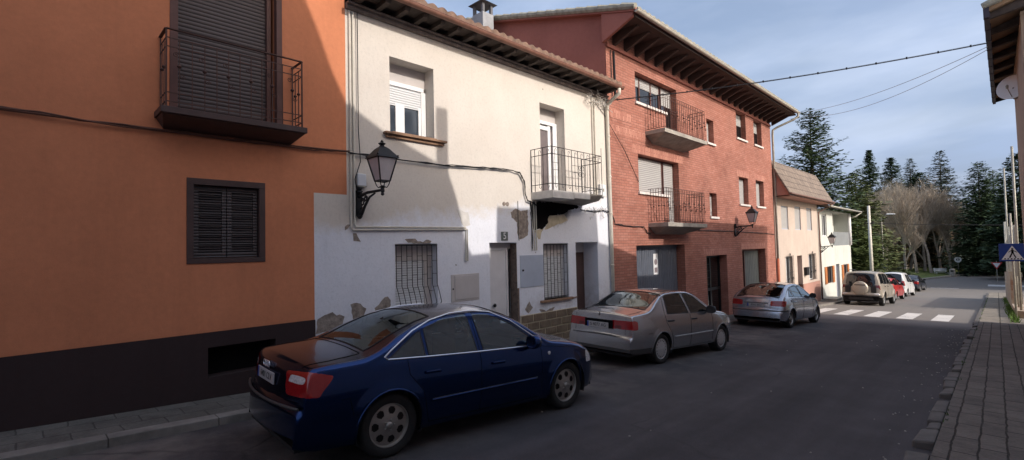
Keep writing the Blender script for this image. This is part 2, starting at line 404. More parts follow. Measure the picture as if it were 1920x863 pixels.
M['fern'] = foliage('cedar_needles', (.10, .14, .068)); M['fern2'] = foliage('dark_fir_needles', (.062, .095, .050)); M['fern3'] = foliage('olive_spruce_needles', (.13, .15, .06))
M['fern4'] = foliage('blue_green_needles', (.085, .11, .09)); M['hedge'] = foliage('dark_hedge_leaves', (.030, .036, .022)); M['weed'] = foliage('weed_leaves', (.08, .14, .03))
M['brush'] = foliage('dry_undergrowth', (.24, .18, .115))
M['twig'] = mat('bare_twigs', (.42, .35, .27), .95, .3, 1)
M['greenbush'] = foliage('conifer_lower_growth', (.10, .13, .045))
# ------------------------------------------------------------------ ground, road, pavements
FX = -7.45       # plane of the left-hand facades
KL, KR = -6.42, -0.70
def strip(mb, xs, ys, dz, mi=0):
    'sheet following the slope; xs may be a function of y giving (x0,x1)'
    for a, b in zip(ys, ys[1:]):
        (p0, p1) = xs(a) if callable(xs) else xs; (q0, q1) = xs(b) if callable(xs) else xs
        mb.quad((p0, a, G(a) + dz), (p1, a, G(a) + dz), (q1, b, G(b) + dz), (q0, b, G(b) + dz), mi)
def yr(a, b, st):
    n = max(1, int(round((b - a) / st))); return [a + (b - a) * i / n for i in range(n + 1)]
YS = [-40, -20, -8] + yr(-6, 70, 2) + [90, 120, 160, 240, 420]
m = MB(); strip(m, (-160, 160), YS, -.03); struct(m.build('ground', M['grass']))
m = MB(); strip(m, (KL - .1, KR + .2), [-12] + yr(-8, 54, 2), 0.0)
def cross_x(y):   # transverse road: left limit is the curved grass kerb
    f = lerpc([(54, -40), (62, -34), (67, -14), (74, -6.2), (93, -1.0), (112, 3), (150, 8)]); return (f(y), 60)
strip(m, cross_x, yr(54, 150, 2), 0.0)
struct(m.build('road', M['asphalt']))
# left pavement with pale kerb strip
m = MB(); h = .085
ys = [-12] + yr(-8, 54, 2)
strip(m, (FX - .3, KL - .2), ys, h); struct(m.build('pavement', M['pave_l']))
m = MB(); y = -8.0
while y < 50:
    ln = .98 + random.uniform(-.05, .05); g = G(y + ln / 2); j = random.uniform(-.008, .008); e = .012
    a, b_ = y + .003, y + ln - .003
    m.hexa([(KL - .2, a, g - .3), (KL + j, a, g - .3), (KL + j, b_, g - .3), (KL - .2, b_, g - .3),
            (KL - .2, a, G(a) + h + .006), (KL + j - e, a, G(a) + h + .006), (KL + j - e, b_, G(b_) + h + .006), (KL - .2, b_, G(b_) + h + .006)])
    y += ln
struct(m.build('kerb', M['whitestrip'], bevel=.008))
# right pavement
m = MB(); h = .10
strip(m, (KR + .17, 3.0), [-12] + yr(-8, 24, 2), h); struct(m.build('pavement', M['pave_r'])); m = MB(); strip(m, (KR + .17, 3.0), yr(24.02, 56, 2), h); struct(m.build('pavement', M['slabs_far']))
m = MB(); y = -2.0; rnd = random.Random(3)
while y < 53:
    near = y < 24; ln = rnd.uniform(.35, .8) if near else 1.0; j = rnd.uniform(-.035, .03) if near else 0; t = rnd.uniform(-.03, .004) if near else 0
    if near and rnd.random() < .10: y += ln * .7; continue
    g = G(y + ln / 2); a, b_ = y + .02, y + ln - rnd.uniform(.01, .05)
    tw = rnd.uniform(-.018, .018) if near else 0
    m.hexa([(KR + j + tw, a, g - .3), (KR + .165, a, g - .3), (KR + .165, b_, g - .3), (KR + j - tw, b_, g - .3),
            (KR + j + tw + .02, a, G(a) + h + t), (KR + .165, a, G(a) + h + .004), (KR + .165, b_, G(b_) + h + .004), (KR + j - tw + .02, b_, G(b_) + h + t)])
    y += ln
struct(m.build('kerb', M['stonekerb'], bevel=.025))
# crossing stripes and far markings
m = MB()
for x in (-1.62, -2.67, -3.72, -4.77, -5.82):
    strip(m, (x - .26, x + .26), yr(24.4, 28.0, 1.2), .004)
struct(m.build('road_marking', M['roadpaint']))
m = MB(); strip(m, (-.7, 1.8), yr(66.2, 68.6, .8), .006); strip(m, (-4.6, -2.6), yr(61.5, 61.9, .4), .006)
struct(m.build('road_marking', M['roadpaint']))
# gently rising far verge
m = MB(); pl = [(-34, 62), (-14, 67), (-6.2, 74), (-1.0, 93), (3, 112), (8, 150)]
for (a, b_), (c, d) in zip(pl, pl[1:]):
    q = [(0, 0), (-1.2, 3), (-3, 12), (-6, 30)]
    for (u, v), (u2, v2) in zip(q, q[1:]): z1, z2 = -4.62 + v * .032, -4.62 + v2 * .032; m.quad((a + u, b_ + v, z1), (c + u, d + v, z1), (c + u2, d + v2, z2), (a + u2, b_ + v2, z2))
struct(m.build('grass', M['verge']))
# kerb of the far verge
m = MB(); pl = [(-34, 62), (-14, 67), (-6.2, 74), (-1.0, 93), (3, 112), (8, 150)]
for (a, b_), (c, d) in zip(pl, pl[1:]): m.bar((a, b_, -4.66), (c, d, -4.66), .35, .22)
struct(m.build('kerb', M['concrete']))
# loose litter and grit along the right gutter
m = MB(); rnd = random.Random(5)
for k in range(150):
    y = rnd.uniform(4, 22); x = KR - abs(rnd.gauss(0, .25)) - .02 if k < 110 else rnd.uniform(-5, -1); s = rnd.uniform(.006, .02)
    z = G(y) + .002; p = [(x + s * cos(a) * rnd.uniform(.6, 1.2), y + s * sin(a) * rnd.uniform(.6, 1.2)) for a in (0, 1.3, 2.5, 3.8, 5)]
    n0 = len(p); m.add([(a, b_, z) for a, b_ in p] + [(x, y, z + s * .8)], [(i, (i + 1) % n0, n0) for i in range(n0)])
o = m.build('gravel', mat('pale_grit', (.35, .32, .28), .9, .3, 20)); o['kind'] = 'stuff'; o['label'] = 'loose pale grit along the right gutter'; 

# ------------------------------------------------------------------ facade helper
def facade(mb, y0, y1, z0, z1, ops, X=FX, mi=0, rmi=None):
    ys = sorted({y0, y1} | {v for o in ops for v in o[:2] if y0 < v < y1}); zs = sorted({z0, z1} | {v for o in ops for v in o[2:4] if z0 < v < z1})
    def dep(i, j):
        if i < 0 or j < 0 or i >= len(ys) - 1 or j >= len(zs) - 1: return 0
        cy = (ys[i] + ys[i + 1]) / 2; cz = (zs[j] + zs[j + 1]) / 2
        for o in ops:
            if o[0] < cy < o[1] and o[2] < cz < o[3]: return o[4]
        return 0
    r = mi if rmi is None else rmi
    for i in range(len(ys) - 1):
        for j in range(len(zs) - 1):
            d = dep(i, j); a, b_ = ys[i], ys[i + 1]; c, e = zs[j], zs[j + 1]
            if d == 0: mb.quad((X, a, c), (X, b_, c), (X, b_, e), (X, a, e), mi); continue
            for (di, dj, P) in ((-1, 0, [(X, a, c), (X, a, e), (X - d, a, e), (X - d, a, c)]), (1, 0, [(X, b_, c), (X - d, b_, c), (X - d, b_, e), (X, b_, e)]),
                                (0, -1, [(X, a, c), (X - d, a, c), (X - d, b_, c), (X, b_, c)]), (0, 1, [(X, a, e), (X, b_, e), (X - d, b_, e), (X - d, a, e)])):
                if dep(i + di, j + dj) < d: mb.quad(*P, r)
def body(mb, y0, y1, z0, z1, depth=8.0, X=FX, mi=0):
    'sides and back of a house behind its front wall'
    B = X - depth
    mb.quad((X, y0, z0), (X, y0, z1), (B, y0, z1), (B, y0, z0), mi); mb.quad((X, y1, z0), (B, y1, z0), (B, y1, z1), (X, y1, z1), mi)
    mb.quad((B, y0, z0), (B, y0, z1), (B, y1, z1), (B, y1, z0), mi)
    mb.quad((X - .9, y0, z0), (X - .9, y1, z0), (X - .9, y1, z1), (X - .9, y0, z1), mi)   # inner leaf, keeps light out
def roof_tiles(mb, x0, z0, x1, z1, y0, y1, pitch=.24, mi=0, th=.05, amp=.045):
    'sheet of round tiles: runs from the eave (x0,z0) up to (x1,z1), waves along y'
    n = int((y1 - y0) / pitch); vs = []; k = n * 6
    for i in range(k + 1):
        y = y0 + (y1 - y0) * i / k; hgt = amp * abs(sin(pi * (y - y0) / pitch))
        vs += [(x0, y, z0 + hgt), (x1, y, z1 + hgt), (x0, y, z0 - th)]
    fs = []
    for i in range(k): a = 3 * i; fs += [(a, a + 3, a + 4, a + 1), (a + 2, a + 5, a + 3, a)]
    mb.add(vs, fs, mi)

# ------------------------------------------------------------------ orange house
H1 = thing('house', 'orange rendered house with dark brown plinth and brown shutters', 'house', (FX, 0, G(0)))
m = MB(); ops = [(1.53, 2.49, -.10, 1.03, .12), (1.37, 2.66, 1.86, 4.25, .22), (1.77, 2.62, -1.60, -1.21, .25)]
facade(m, -9, 3.20, -1.01, 7.2, ops[:2]); facade(m, 3.20, 3.74, .94, 7.2, [])
facade(m, -9, 3.20, -3.2, -1.01, [ops[2]], X=FX + .022, mi=1)
m.quad((FX, -9, -1.012), (FX + .022, -9, -1.012), (FX + .022, 3.2, -1.012), (FX, 3.2, -1.012), 1)
body(m, -9, 3.73, -3.2, 7.2)
m.build('wall', [M['orange'], M['plinth']], H1)
m = MB(); m.box(FX - .24, FX - .2, 1.75, 2.64, -1.64, -1.18); m.build('vent', M['black'], H1)
m = MB(); m.box(FX - 9, FX + .5, -9.3, 3.72, 7.2, 7.32); m.prismy([(FX + .5, 7.32), (FX + .5, 7.42), (FX - 4, 8.9), (FX - 9, 7.32)], -9.3, 3.72); m.build('roof', M['tile'], H1)
# window with two louvred leaves
wf = MB(); X = FX + .012; t = .085
wf.box(X - .12, X, 1.53, 2.49, .945, 1.03); wf.box(X - .12, X, 1.53, 2.49, -.10, -.03); wf.box(X - .12, X, 1.53, 1.61, -.03, .945); wf.box(X - .12, X, 2.41, 2.49, -.03, .945)
W = wf.build('window', M['brown'], H1, bevel=.004)
m = MB(); Xs = FX - .06
for a, b_ in ((1.62, 2.005), (2.015, 2.40)):
    m.box(Xs - .03, Xs + .01, a, a + .055, -.02, .935); m.box(Xs - .03, Xs + .01, b_ - .055, b_, -.02, .935); m.box(Xs - .03, Xs + .008, a + .055, b_ - .055, -.02, .05); m.box(Xs - .03, Xs + .008, a + .055, b_ - .055, .87, .935)
    z = .06
    while z < .86: m.hexa([(Xs - .03, a + .055, z + .02), (Xs, a + .055, z), (Xs, b_ - .055, z), (Xs - .03, b_ - .055, z + .02), (Xs - .03, a + .055, z + .03), (Xs, a + .055, z + .012), (Xs, b_ - .055, z + .012), (Xs - .03, b_ - .055, z + .03)]); z += .032
m.box(Xs - .05, Xs - .035, 1.62, 2.40, -.02, .93)
m.build('shutter', M['louvre'], W, norm=True)
# french window
wf = MB(); X = FX + .01
wf.box(X - .2, X, 1.34, 1.43, 1.86, 4.3); wf.box(X - .2, X - .17, 1.43, 2.56, 4.14, 4.25); wf.box(X - .21, X - .12, 2.56, 2.62, 1.86, 4.25); wf.box(X - .1, X + .005, 2.655, 2.735, 1.86, 4.3); wf.box(X - .11, X, 1.34, 2.735, 4.25, 4.34)
W = wf.build('french_window', M['brownframe'], H1, bevel=.004)
m = MB(); m.box(FX - .20, FX - .17, 1.43, 2.56, 1.86, 4.14); m.build('roller_shutter', M['shutterbrown'], W)
# balcony
Bc = MB(); xo = -7.04
Bc.hexa([(FX - .02, 1.28, 1.62), (xo - .03, 1.20, 1.74), (xo - .03, 2.92, 1.74), (FX - .02, 2.84, 1.62), (FX - .02, 1.20, 1.75), (xo - .03, 1.20, 1.75), (xo - .03, 2.92, 1.75), (FX - .02, 2.92, 1.75)])
Bc.box(FX - .02, xo, 1.18, 2.94, 1.75, 1.83)
Bal = Bc.build('balcony', M['brown'], H1, bevel=.008)
def knot(mb, p, s, mi=0):
    mb.lathe([(0, -s), (s * .7, -s * .5), (s, 0), (s * .7, s * .5), (0, s)], 8, p, 'z', mi, caps=False)
def scroll(mb, c, r, plane='yz', turns=1.4, n=14, rad=.006, flip=1, start=0):
    pts = []
    for i in range(n + 1):
        a = start + flip * 2 * pi * turns * i / n; q = r * (1 - .75 * i / n)
        pts.append((c[0], c[1] + q * cos(a), c[2] + q * sin(a)) if plane == 'yz' else (c[0] + q * cos(a), c[1], c[2] + q * sin(a)))
    mb.tube(pts, rad, 4)
def rail_orange():
    m = MB(); y0, y1, zt, zb = 1.24, 2.88, 2.80, 1.83; x = -7.085; w_ = FX
    m.bar((x, y0, zt), (x, y1, zt), .035, .012); m.bar((w_, y0, zt), (x, y0, zt), .035, .012); m.bar((w_, y1, zt), (x, y1, zt), .035, .012)
    for z in (zt - .11, zt - .22, zb + .18, zb + .07):
        for P in (((x, y0, z), (x, y1, z)), ((w_, y0, z), (x, y0, z)), ((w_, y1, z), (x, y1, z))): m.bar(*P, .008, .012)
    for yy in (y0, y1): m.bar((x, yy, zb), (x, yy, zt), .018)
    n = 12
    for i in range(1, n):
        yy = y0 + (y1 - y0) * i / n; m.bar((x, yy, zb), (x, yy, zt - .1), .011)
        if i % 2 == 1:
            knot(m, (x, yy, zb + .52), .028); scroll(m, (x, yy - .035, zb + .66), .035, rad=.005); scroll(m, (x, yy + .035, zb + .40), .035, rad=.005, flip=-1)
    for yy in (y0, y1):
        for k in (1, 2):
            xx = x + (w_ - x) * k / 3; m.bar((xx, yy, zb), (xx, yy, zt - .1), .011); knot(m, (xx, yy, zb + .52), .026)
        m.bar((w_ + .02, yy, zb), (w_ + .02, yy, zt), .012)
    return m.build('railing', M['rust'], Bal)
rail_orange()

# ------------------------------------------------------------------ white house number 5
H2 = thing('house', 'cream and white house with peeling render between orange house and brick building', 'house', (FX, 7.5, G(7.5)))
ops = [(4.56, 5.51, 2.10, 3.45, .30), (8.55, 9.47, 1.27, 3.42, .30), (4.62, 5.53, -1.02, .135, .24), (6.86, 7.67, -2.6, .14, .24), (8.55, 9.48, -1.20, .11, .2), (9.78, 10.73, -2.8, .13, .5)]
m = MB(); facade(m, 3.74, 11.33, -3.2, 4.02, ops); facade(m, 3.20, 3.74, -3.2, .94, [])
body(m, 3.745, 11.39, -3.2, 4.02)
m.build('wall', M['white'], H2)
# window upstairs
f = MB(); xr = FX - .30
f.box(xr, xr + .05, 4.56, 5.46, 3.04, 3.12); f.box(xr, xr + .05, 5.40, 5.50, 2.1, 3.04); f.box(xr, xr + .05, 4.56, 4.60, 2.1, 3.04); f.box(xr, xr + .05, 4.6, 5.4, 2.1, 2.13)
f.box(xr, xr + .035, 4.84, 5.03, 2.13, 2.72); f.box(xr, xr + .035, 5.34, 5.40, 2.13, 2.72); f.box(xr, xr + .035, 4.6, 4.62, 2.13, 2.72)
W = f.build('window', M['whitepaint'], H2, bevel=.004)
m = MB(); m.box(xr - .02, xr + .01, 4.56, 5.5, 2.1, 2.75); m.build('pane', M['pane'], W)
m = MB(); m.box(xr, xr + .03, 4.6, 5.4, 2.68, 3.04); m.build('roller_shutter', M['shutterwhite'], W)
m = MB(); m.box(xr - .01, xr + .01, 4.5, 5.6, 3.12, 3.5); m.build('shutter_box', M['beigebox'], W)
m = MB(); m.box(FX - .31, FX + .09, 4.56, 5.50, 2.06, 2.10); m.box(FX - .01, FX + .10, 4.42, 5.74, 2.045, 2.085); m.box(FX - .01, FX + .05, 4.46, 5.70, 1.99, 2.045); m.build('sill', M['sill_tile'], W, bevel=.006)
# balcony door
f = MB(); f.box(xr, xr + .06, 8.55, 9.46, 3.02, 3.10); f.box(xr, xr + .06, 8.55, 8.62, 1.27, 3.02); f.box(xr, xr + .06, 9.30, 9.46, 1.27, 3.02); f.box(xr + .01, xr + .05, 8.62, 8.74, 1.27, 3.0); f.box(xr + .01, xr + .05, 9.12, 9.22, 1.27, 3.0); f.box(xr + .01, xr + .05, 8.74, 9.12, 2.88, 2.98)
W = f.build('balcony_door', M['whitepaint'], H2, bevel=.004)
m = MB(); m.box(xr, xr + .02, 8.74, 9.30, 1.27, 2.9); m.build('door_panel', M['greypaint'], W); m = MB(); m.box(xr - .02, xr + .01, 8.5, 9.5, 3.1, 3.45); m.build('lintel_panel', M['beigebox'], W)
# white balcony
b_ = MB(); xo = -6.80
b_.box(FX - .02, xo, 8.18, 8.92, 1.10, 1.27); b_.box(FX - .02, xo + .01, 8.92, 8.93, 1.09, 1.275)
b_.hexa([(FX - .02, 8.93, 1.08), (xo - .06, 8.93, 1.12), (xo - .12, 10.1, 1.14), (FX - .02, 10.1, 1.05), (FX - .02, 8.93, 1.27), (xo, 8.93, 1.27), (xo, 10.1, 1.27), (FX - .02, 10.1, 1.27)], 1)
b_.box(FX - .02, xo + .004, 8.93, 9.55, 1.13, 1.268)
Bal = b_.build('balcony', [M['concrete_white'], M['concrete']], H2, bevel=.006)
def rail_white():
    m = MB(); y0, y1, x, zb, zt, w_ = 8.2, 10.12, -6.84, 1.27, 2.24, FX
    for z in (zt, zt - .16, zb + .15):
        m.bar((x, y0, z), (x, y1, z), .010, .014); m.bar((w_, y0 - .0, z), (x, y0, z), .010, .014); m.bar((w_, y1, z), (x, y1, z), .010, .014)
    def hook(px, py, i):
        r = .03; top = zt - .07; bot = zb + .10
        m.tube([(px, py, bot), (px, py, top)] + [(px, py + r - r * cos(a), top + r * sin(a)) for a in (.8, 1.6, 2.4, 3.1, 3.8)], .0055, 4)
        m.tube([(px, py, bot)] + [(px, py + r - r * cos(a), bot - r * sin(a)) for a in (.8, 1.6, 2.4, 3.1, 3.8)], .0055, 4)
    n = 16
    for i in range(n + 1):
        yy = y0 + (y1 - y0) * i / n
        if i % 2 == 0: m.bar((x, yy, zb), (x, yy, zt), .011)
        else: hook(x, yy, i)
    for yy in (y0, y1):
        for k in range(1, 5):
            xx = x + (w_ - x) * k / 5
            if k % 2 == 0: m.bar((xx, yy, zb), (xx, yy, zt), .011)
            else: hook(xx, yy, k)
        m.bar((w_ + .01, yy, zb), (w_ + .01, yy, zt), .012)
    cy = 9.30
    for s in (1, -1):
        for q in (0, 1):
            scroll(m, (x - .01, cy + s * .05, zb + .42 + q * .17), .075, rad=.006, flip=s * (1 if q else -1), start=pi if s > 0 else 0, turns=1.2)
    for z in (zb + .46, zb + .62): m.bar((x, cy - .36, z), (x, cy - .1, z), .008); m.bar((x, y0 + .02, z), (x, y0 + .26, z), .008)
    m.tube([(x, y1, zt), (x, y1, zt + .2)], .006, 4)
    return m.build('railing', M['iron'], Bal)
rail_white()
# ground window 1 with belly grille
f = MB(); xr = FX - .22
f.box(xr - .02, xr + .03, 4.62, 5.53, -.17, .135); f.box(xr - .02, xr + .03, 4.62, 4.66, -1.02, -.17); f.box(xr - .02, xr + .03, 5.36, 5.40, -1.02, -.17); f.box(xr - .02, xr + .02, 5.4, 5.53, -1.02, .1)
W = f.build('window', M['beigebox'], H2, label='barred ground floor window beside the lantern pipes')
m = MB(); m.box(xr - .01, xr + .01, 4.66, 5.36, -1.02, -.17); m.build('roller_shutter', M['shutterwhite'], W)
def grille(y0, y1, z0, z1, n, belly, seed, par, xf=FX + .005):
    m = MB(); r = .0075
    m.bar((xf, y0, z1 - .012), (xf, y1, z1 - .012), .02); 
    if not belly: m.bar((xf, y0, z0 + .02), (xf, y1, z0 + .02), .016)
    def X_(z):
        if not belly: return xf
        t = (z0 + .42 - z) / .42
        return xf + (.16 * max(0, t) ** .8 if z > z0 + .1 else .16 * .81 * max(0, (z - z0) / .1) ** .5)
    zz = [z1 - .01] + ([z0 + .42 - .42 * k / 8 for k in range(9)] if belly else [z0])
    for i in range(n):
        yy = y0 + .01 + (y1 - y0 - .02) * i / (n - 1); m.tube([(X_(z), yy, z) for z in zz], r, 5)
    for i in range(n - 1):
        a = y0 + .01 + (y1 - y0 - .02) * i / (n - 1); b2 = y0 + .01 + (y1 - y0 - .02) * (i + 1) / (n - 1); H = z1 - z0
        for fz in ((.18, .36, .54, .73) if i % 2 == 0 else (.26, .47, .67)):
            z = z1 - H * fz; m.bar((X_(z), a, z), (X_(z), b2, z), .008)
    return m.build('grille', M['iron'], par)
grille(4.63, 5.52, -1.04, .12, 9, True, 1, W)
# front door number 5
f = MB(); xd = FX - .22
f.box(xd, xd + .03, 6.86, 7.55, -2.6, -.02); f.box(xd + .03, xd + .045, 6.86, 7.55, -.02, .03); f.box(xd + .03, xd + .036, 6.90, 7.50, -.62, -.615); f.box(xd + .03, xd + .036, 6.9, 7.5, -1.3, -1.29); f.box(xd, xd + .05, 7.50, 7.56, -2.6, .0)
W = f.build('door', M['whitedoor'], H2, bevel=.003, label='plain white front door')
m = MB(); m.box(xd + .0, xd + .04, 6.86, 7.67, .0, .14); m.build('lintel_panel', M['beigebox'], W)
m = MB(); m.lathe([(.012, .03), (.014, .05), (.035, .06), (.04, .075), (.03, .09), (.005, .095)], 14, (xd, 7.12, -1.19), 'x'); m.build('handle', M['iron'], W, smooth=True)
m = MB(); m.box(FX - .22, FX + .002, 7.665, 7.72, -2.6, -.86); m.box(FX - .22, FX - .004, 7.655, 7.68, -.86, .12); m.build('door_jamb', mat('bare_brick_jamb', (.16, .115, .09), .95, .4, 14, .6, 30), H2)
# cabinets
m = MB(); m.box(FX - .01, FX + .012, 5.84, 6.55, -1.0, -.47); m.box(FX, FX + .022, 5.92, 6.51, -.96, -.50)
C = m.build('meter_cabinet', M['beigebox'], H2, bevel=.004, label='beige meter cabinet'); m = MB(); m.box(FX, FX + .03, 5.87, 5.885, -.76, -.73); m.build('latch', M['iron'], C)
m = MB(); m.box(FX - .01, FX + .014, 7.76, 8.53, -.86, -.15); C = m.build('meter_cabinet', M['bluegrey'], H2, bevel=.004, label='blue grey meter cabinet'); m = MB(); m.box(FX, FX + .03, 7.82, 7.86, -.50, -.46); m.build('latch', M['iron'], C)
# ground window 2
f = MB(); xr = FX - .18
f.box(xr - .02, xr + .01, 8.55, 9.48, -.20, .11); W = f.build('window', M['beigebox'], H2, label='barred ground floor window over the stone base')
m = MB(); m.box(xr - .01, xr + .005, 8.55, 9.48, -1.2, -.2); m.build('roller_shutter', M['shutterwhite'], W)
grille(8.57, 9.46, -1.18, .09, 8, False, 2, W, FX - .02)
m = MB(); m.box(FX - .19, FX + .07, 8.40, 9.56, -1.255, -1.20); m.box(FX, FX + .04, 9.56, 9.76, -1.235, -1.215); m.build('sill', M['sill_tile'], W, bevel=.008)
# dark door
m = MB(); xd = FX - .49; m.box(xd, xd + .03, 9.78, 10.73, -2.8, -.13); m.box(xd, xd + .05, 9.78, 9.84, -2.8, -.13)
W = m.build('door', M['brown'], H2, label='dark brown door in a deep white recess'); m = MB(); m.box(xd, xd + .035, 9.78, 10.73, -.13, .13); m.build('lintel_panel', M['beigebox'], W)
m = MB(); m.box(xd + .03, xd + .05, 9.95, 10.0, -.38, -.35); m.box(xd + .03, xd + .05, 10.06, 10.07, -.38, -.35); m.build('door_plate', M['zinc'], W)
# stone base blocks with pale joints
m = MB(); rnd = random.Random(11); zt = -1.47
m.box(FX - .01, FX + .018, 7.73, 9.77, -3.0, zt, 1)
z = zt; k = 0
while z > -2.6:
    y = 7.74 - (.2 if k % 2 else 0)
    while y < 9.77:
        a = max(7.735, y + .015); e = min(9.765, y + .40 - .015)
        if e - a > .04: m.box(FX, FX + .03 + rnd.uniform(0, .008), a, e, z - .165, z - .012)
        y += .40
    z -= .18; k += 1
m.build('stone_base', [mat('rough_stone_block', (.17, .125, .085), .95, .35, 6, .6, 30), M['cream_patch']], H2, bevel=.008)
# fallen-render patches (torn sheets of undercoat a few mm proud)
def patch(poly, mt, name='bare_patch', x=.004, jag=.012, seed=1):
    r = random.Random(seed); pts = []
    for (a, c), (b2, d) in zip(poly, poly[1:] + poly[:1]):
        n = max(1, int(sqrt((b2 - a) ** 2 + (d - c) ** 2) / .05))
        for i in range(n): t = i / n; pts.append((a + (b2 - a) * t + r.uniform(-jag, jag), c + (d - c) * t + r.uniform(-jag, jag)))
    m = MB(); m.prism(pts, FX - .002, FX + x); return m.build(name, mt, H2)
PL = [
 ([(3.83, .31), (3.9, .32), (3.93, .25), (3.97, .18), (3.84, .19), (3.85, .26)], 'render_grey'),
 ([(4.83, .21), (4.91, .23), (5.04, .22), (5.1, .19), (5.2, .17), (5.28, .2), (5.39, .19), (5.38, .14), (5.02, .145), (4.89, .16)], 'render_grey'),
 ([(3.69, .41), (3.76, .47), (3.79, .45), (3.74, .39), (3.7, .36)], 'render_grey'),
 ([(3.79, -.84), (3.89, -.81), (3.97, -.85), (4.05, -.93), (4.0, -1.06), (3.82, -1.08)], 'render_grey'),
 ([(4.22, -.93), (4.30, -.88), (4.4, -.78), (4.46, -.76), (4.52, -.83), (4.53, -.93), (4.4, -1.04), (4.24, -1.02)], 'render_grey'),
 ([(3.24, -1.02), (3.35, -.97), (3.47, -.93), (3.54, -.98), (3.60, -.97), (3.68, -1.02), (3.64, -1.2), (3.22, -1.24)], 'render_grey'),
 ([(7.5, .79), (7.67, .88), (7.83, .83), (8.04, .87), (8.06, .51), (8.03, .29), (7.78, .2), (7.7, .35), (7.7, .58), (7.55, .68)], 'render_grey'),
 ([(8.26, .41), (8.6, .46), (8.5, .36), (8.45, .23), (8.39, .21), (8.35, .31)], 'cream_patch'),
 ([(8.04, -1.19), (8.14, -1.32), (8.01, -1.45), (7.89, -1.34)], 'render_grey'),
 ([(8.36, -1.39), (8.53, -1.41), (8.59, -1.46), (8.75, -1.40), (8.91, -1.40), (8.84, -1.47), (8.46, -1.49)], 'render_grey'),
 ([(6.02, .80), (6.3, .74), (6.35, .5), (6.2, .44), (6.1, .6)], 'concrete_white')]
for i, (p, k) in enumerate(PL): patch(p, M[k], seed=i)
patch([(8.77, .76), (8.94, .78), (9.38, .81), (9.50, .66), (9.06, .55), (8.73, .45), (8.60, .43), (8.74, .59)], M['cream_patch'], x=.004, seed=21)
patch([(8.13, 1.06), (9.78, 1.10), (10.0, 1.02), (9.52, .91), (9.38, .82), (8.87, .78), (8.76, .73), (8.73, .57), (8.54, .45), (8.23, .43), (8.16, .64)], M['sooty_shade'], name='sooty_shade_patch', x=.008, jag=.02, seed=22)  # near-black sheet: balcony shade painted in together with sooty dirt
# number plate 5 and small vent
def text_mesh(txt, size, mt, name, parent, loc, rot, ext=.002):
    c = bpy.data.curves.new(name, 'FONT'); c.body = txt; c.size = size; c.align_x = 'CENTER'; c.align_y = 'CENTER'; c.extrude = ext
    t = bpy.data.objects.new(name + '_t', c); COL.objects.link(t)
    dg = bpy.context.evaluated_depsgraph_get(); me = bpy.data.meshes.new_from_object(t.evaluated_get(dg)); bpy.data.objects.remove(t)
    me.transform(Matrix.Translation(loc) @ rot); me.materials.clear(); me.materials.append(mt)
    o = bpy.data.objects.new(name, me); COL.objects.link(o); o.parent = parent
    if parent and 'base' in parent.keys() and not parent.get('local'): o.matrix_parent_inverse = Matrix.Translation(-Vector(parent['base']))
    return o
ROT_X = Matrix(((0, 0, 1, 0), (1, 0, 0, 0), (0, 1, 0, 0), (0, 0, 0, 1)))      # text reads along +Y, faces +X
m = MB(); m.box(FX, FX + .012, 7.20, 7.40, .18, .37); PN = m.build('number_plate', mat('dark_number_tile', (.13, .15, .14), .4), H2, bevel=.003)
text_mesh('5', .20, M['whitepaint'], 'number', PN, Vector((FX + .0145, 7.30, .275)), ROT_X, .002)
m = MB()
for k in range(2): m.lathe([(.045, 0), (.045, .012)], 14, (FX, 7.31 + k * .10, .97), 'x')
m.build('vent', M['render_grey'], H2)
# eaves: moulded cornice, rafters, gutter, tiles
m = MB(); y0, y1 = 3.75, 11.36
m.prismy([(FX - .01, 4.02), (FX + .05, 4.02), (FX + .07, 4.06), (FX + .05, 4.09), (FX + .10, 4.11), (FX + .10, 4.13), (FX - .01, 4.13)], y0, y1); m.build('cornice', mat('weathered_cornice', (.20, .16, .14), .9, .35, 6, .4, 30), H2)
y = y0 + .12
while y < y1:
    m = MB(); m.hexa([(FX - .1, y, 4.13), (FX + .42, y, 4.15), (FX + .42, y + .09, 4.15), (FX - .1, y + .09, 4.13), (FX - .1, y, 4.26), (FX + .46, y, 4.21), (FX + .46, y + .09, 4.21), (FX - .1, y + .09, 4.26)]); y += .38; m.build('rafter', M['wood'], H2)
m = MB(); m.box(FX - .1, FX + .47, y0, y1, 4.225, 4.245); m.build('soffit', M['wood'], H2)
m = MB(); n = 10; gx, gz, r = FX + .50, 4.27, .065
vs = []; 
for yy in (3.70, 11.40):
    for j in range(n + 1): a = pi + pi * j / n; vs.append((gx + r * cos(a), yy, gz + r * sin(a)))
    for j in range(n, -1, -1): a = pi + pi * j / n; vs.append((gx + (r - .006) * cos(a), yy, gz + (r - .006) * sin(a)))
k = 2 * (n + 1); m.add(vs, [(j, (j + 1) % k, k + (j + 1) % k, k + j) for j in range(k)] + [tuple(range(n + 1)), tuple(k + j for j in range(n + 1))])
m.tube([(gx + r, 3.70, gz), (gx + r, 11.4, gz)], .008, 5)
for i in range(13): m.bar((gx - r, 3.75 + i * .62, gz + .005), (gx + r, 3.7 + i * .62, gz + .005), .02, .006)
m.build('gutter', M['gutter'], H2, smooth=False)
m = MB(); roof_tiles(m, FX + .50, 4.36, FX - 4.2, 5.72, 3.74, 11.38, .22, 0, .05, .06); m.quad((FX - 4.2, 3.74, 5.72), (FX - 4.2, 11.38, 5.72), (FX - 8.2, 11.38, 4.5), (FX - 8.2, 3.74, 4.5)); m.build('roof', M['tile'], H2)
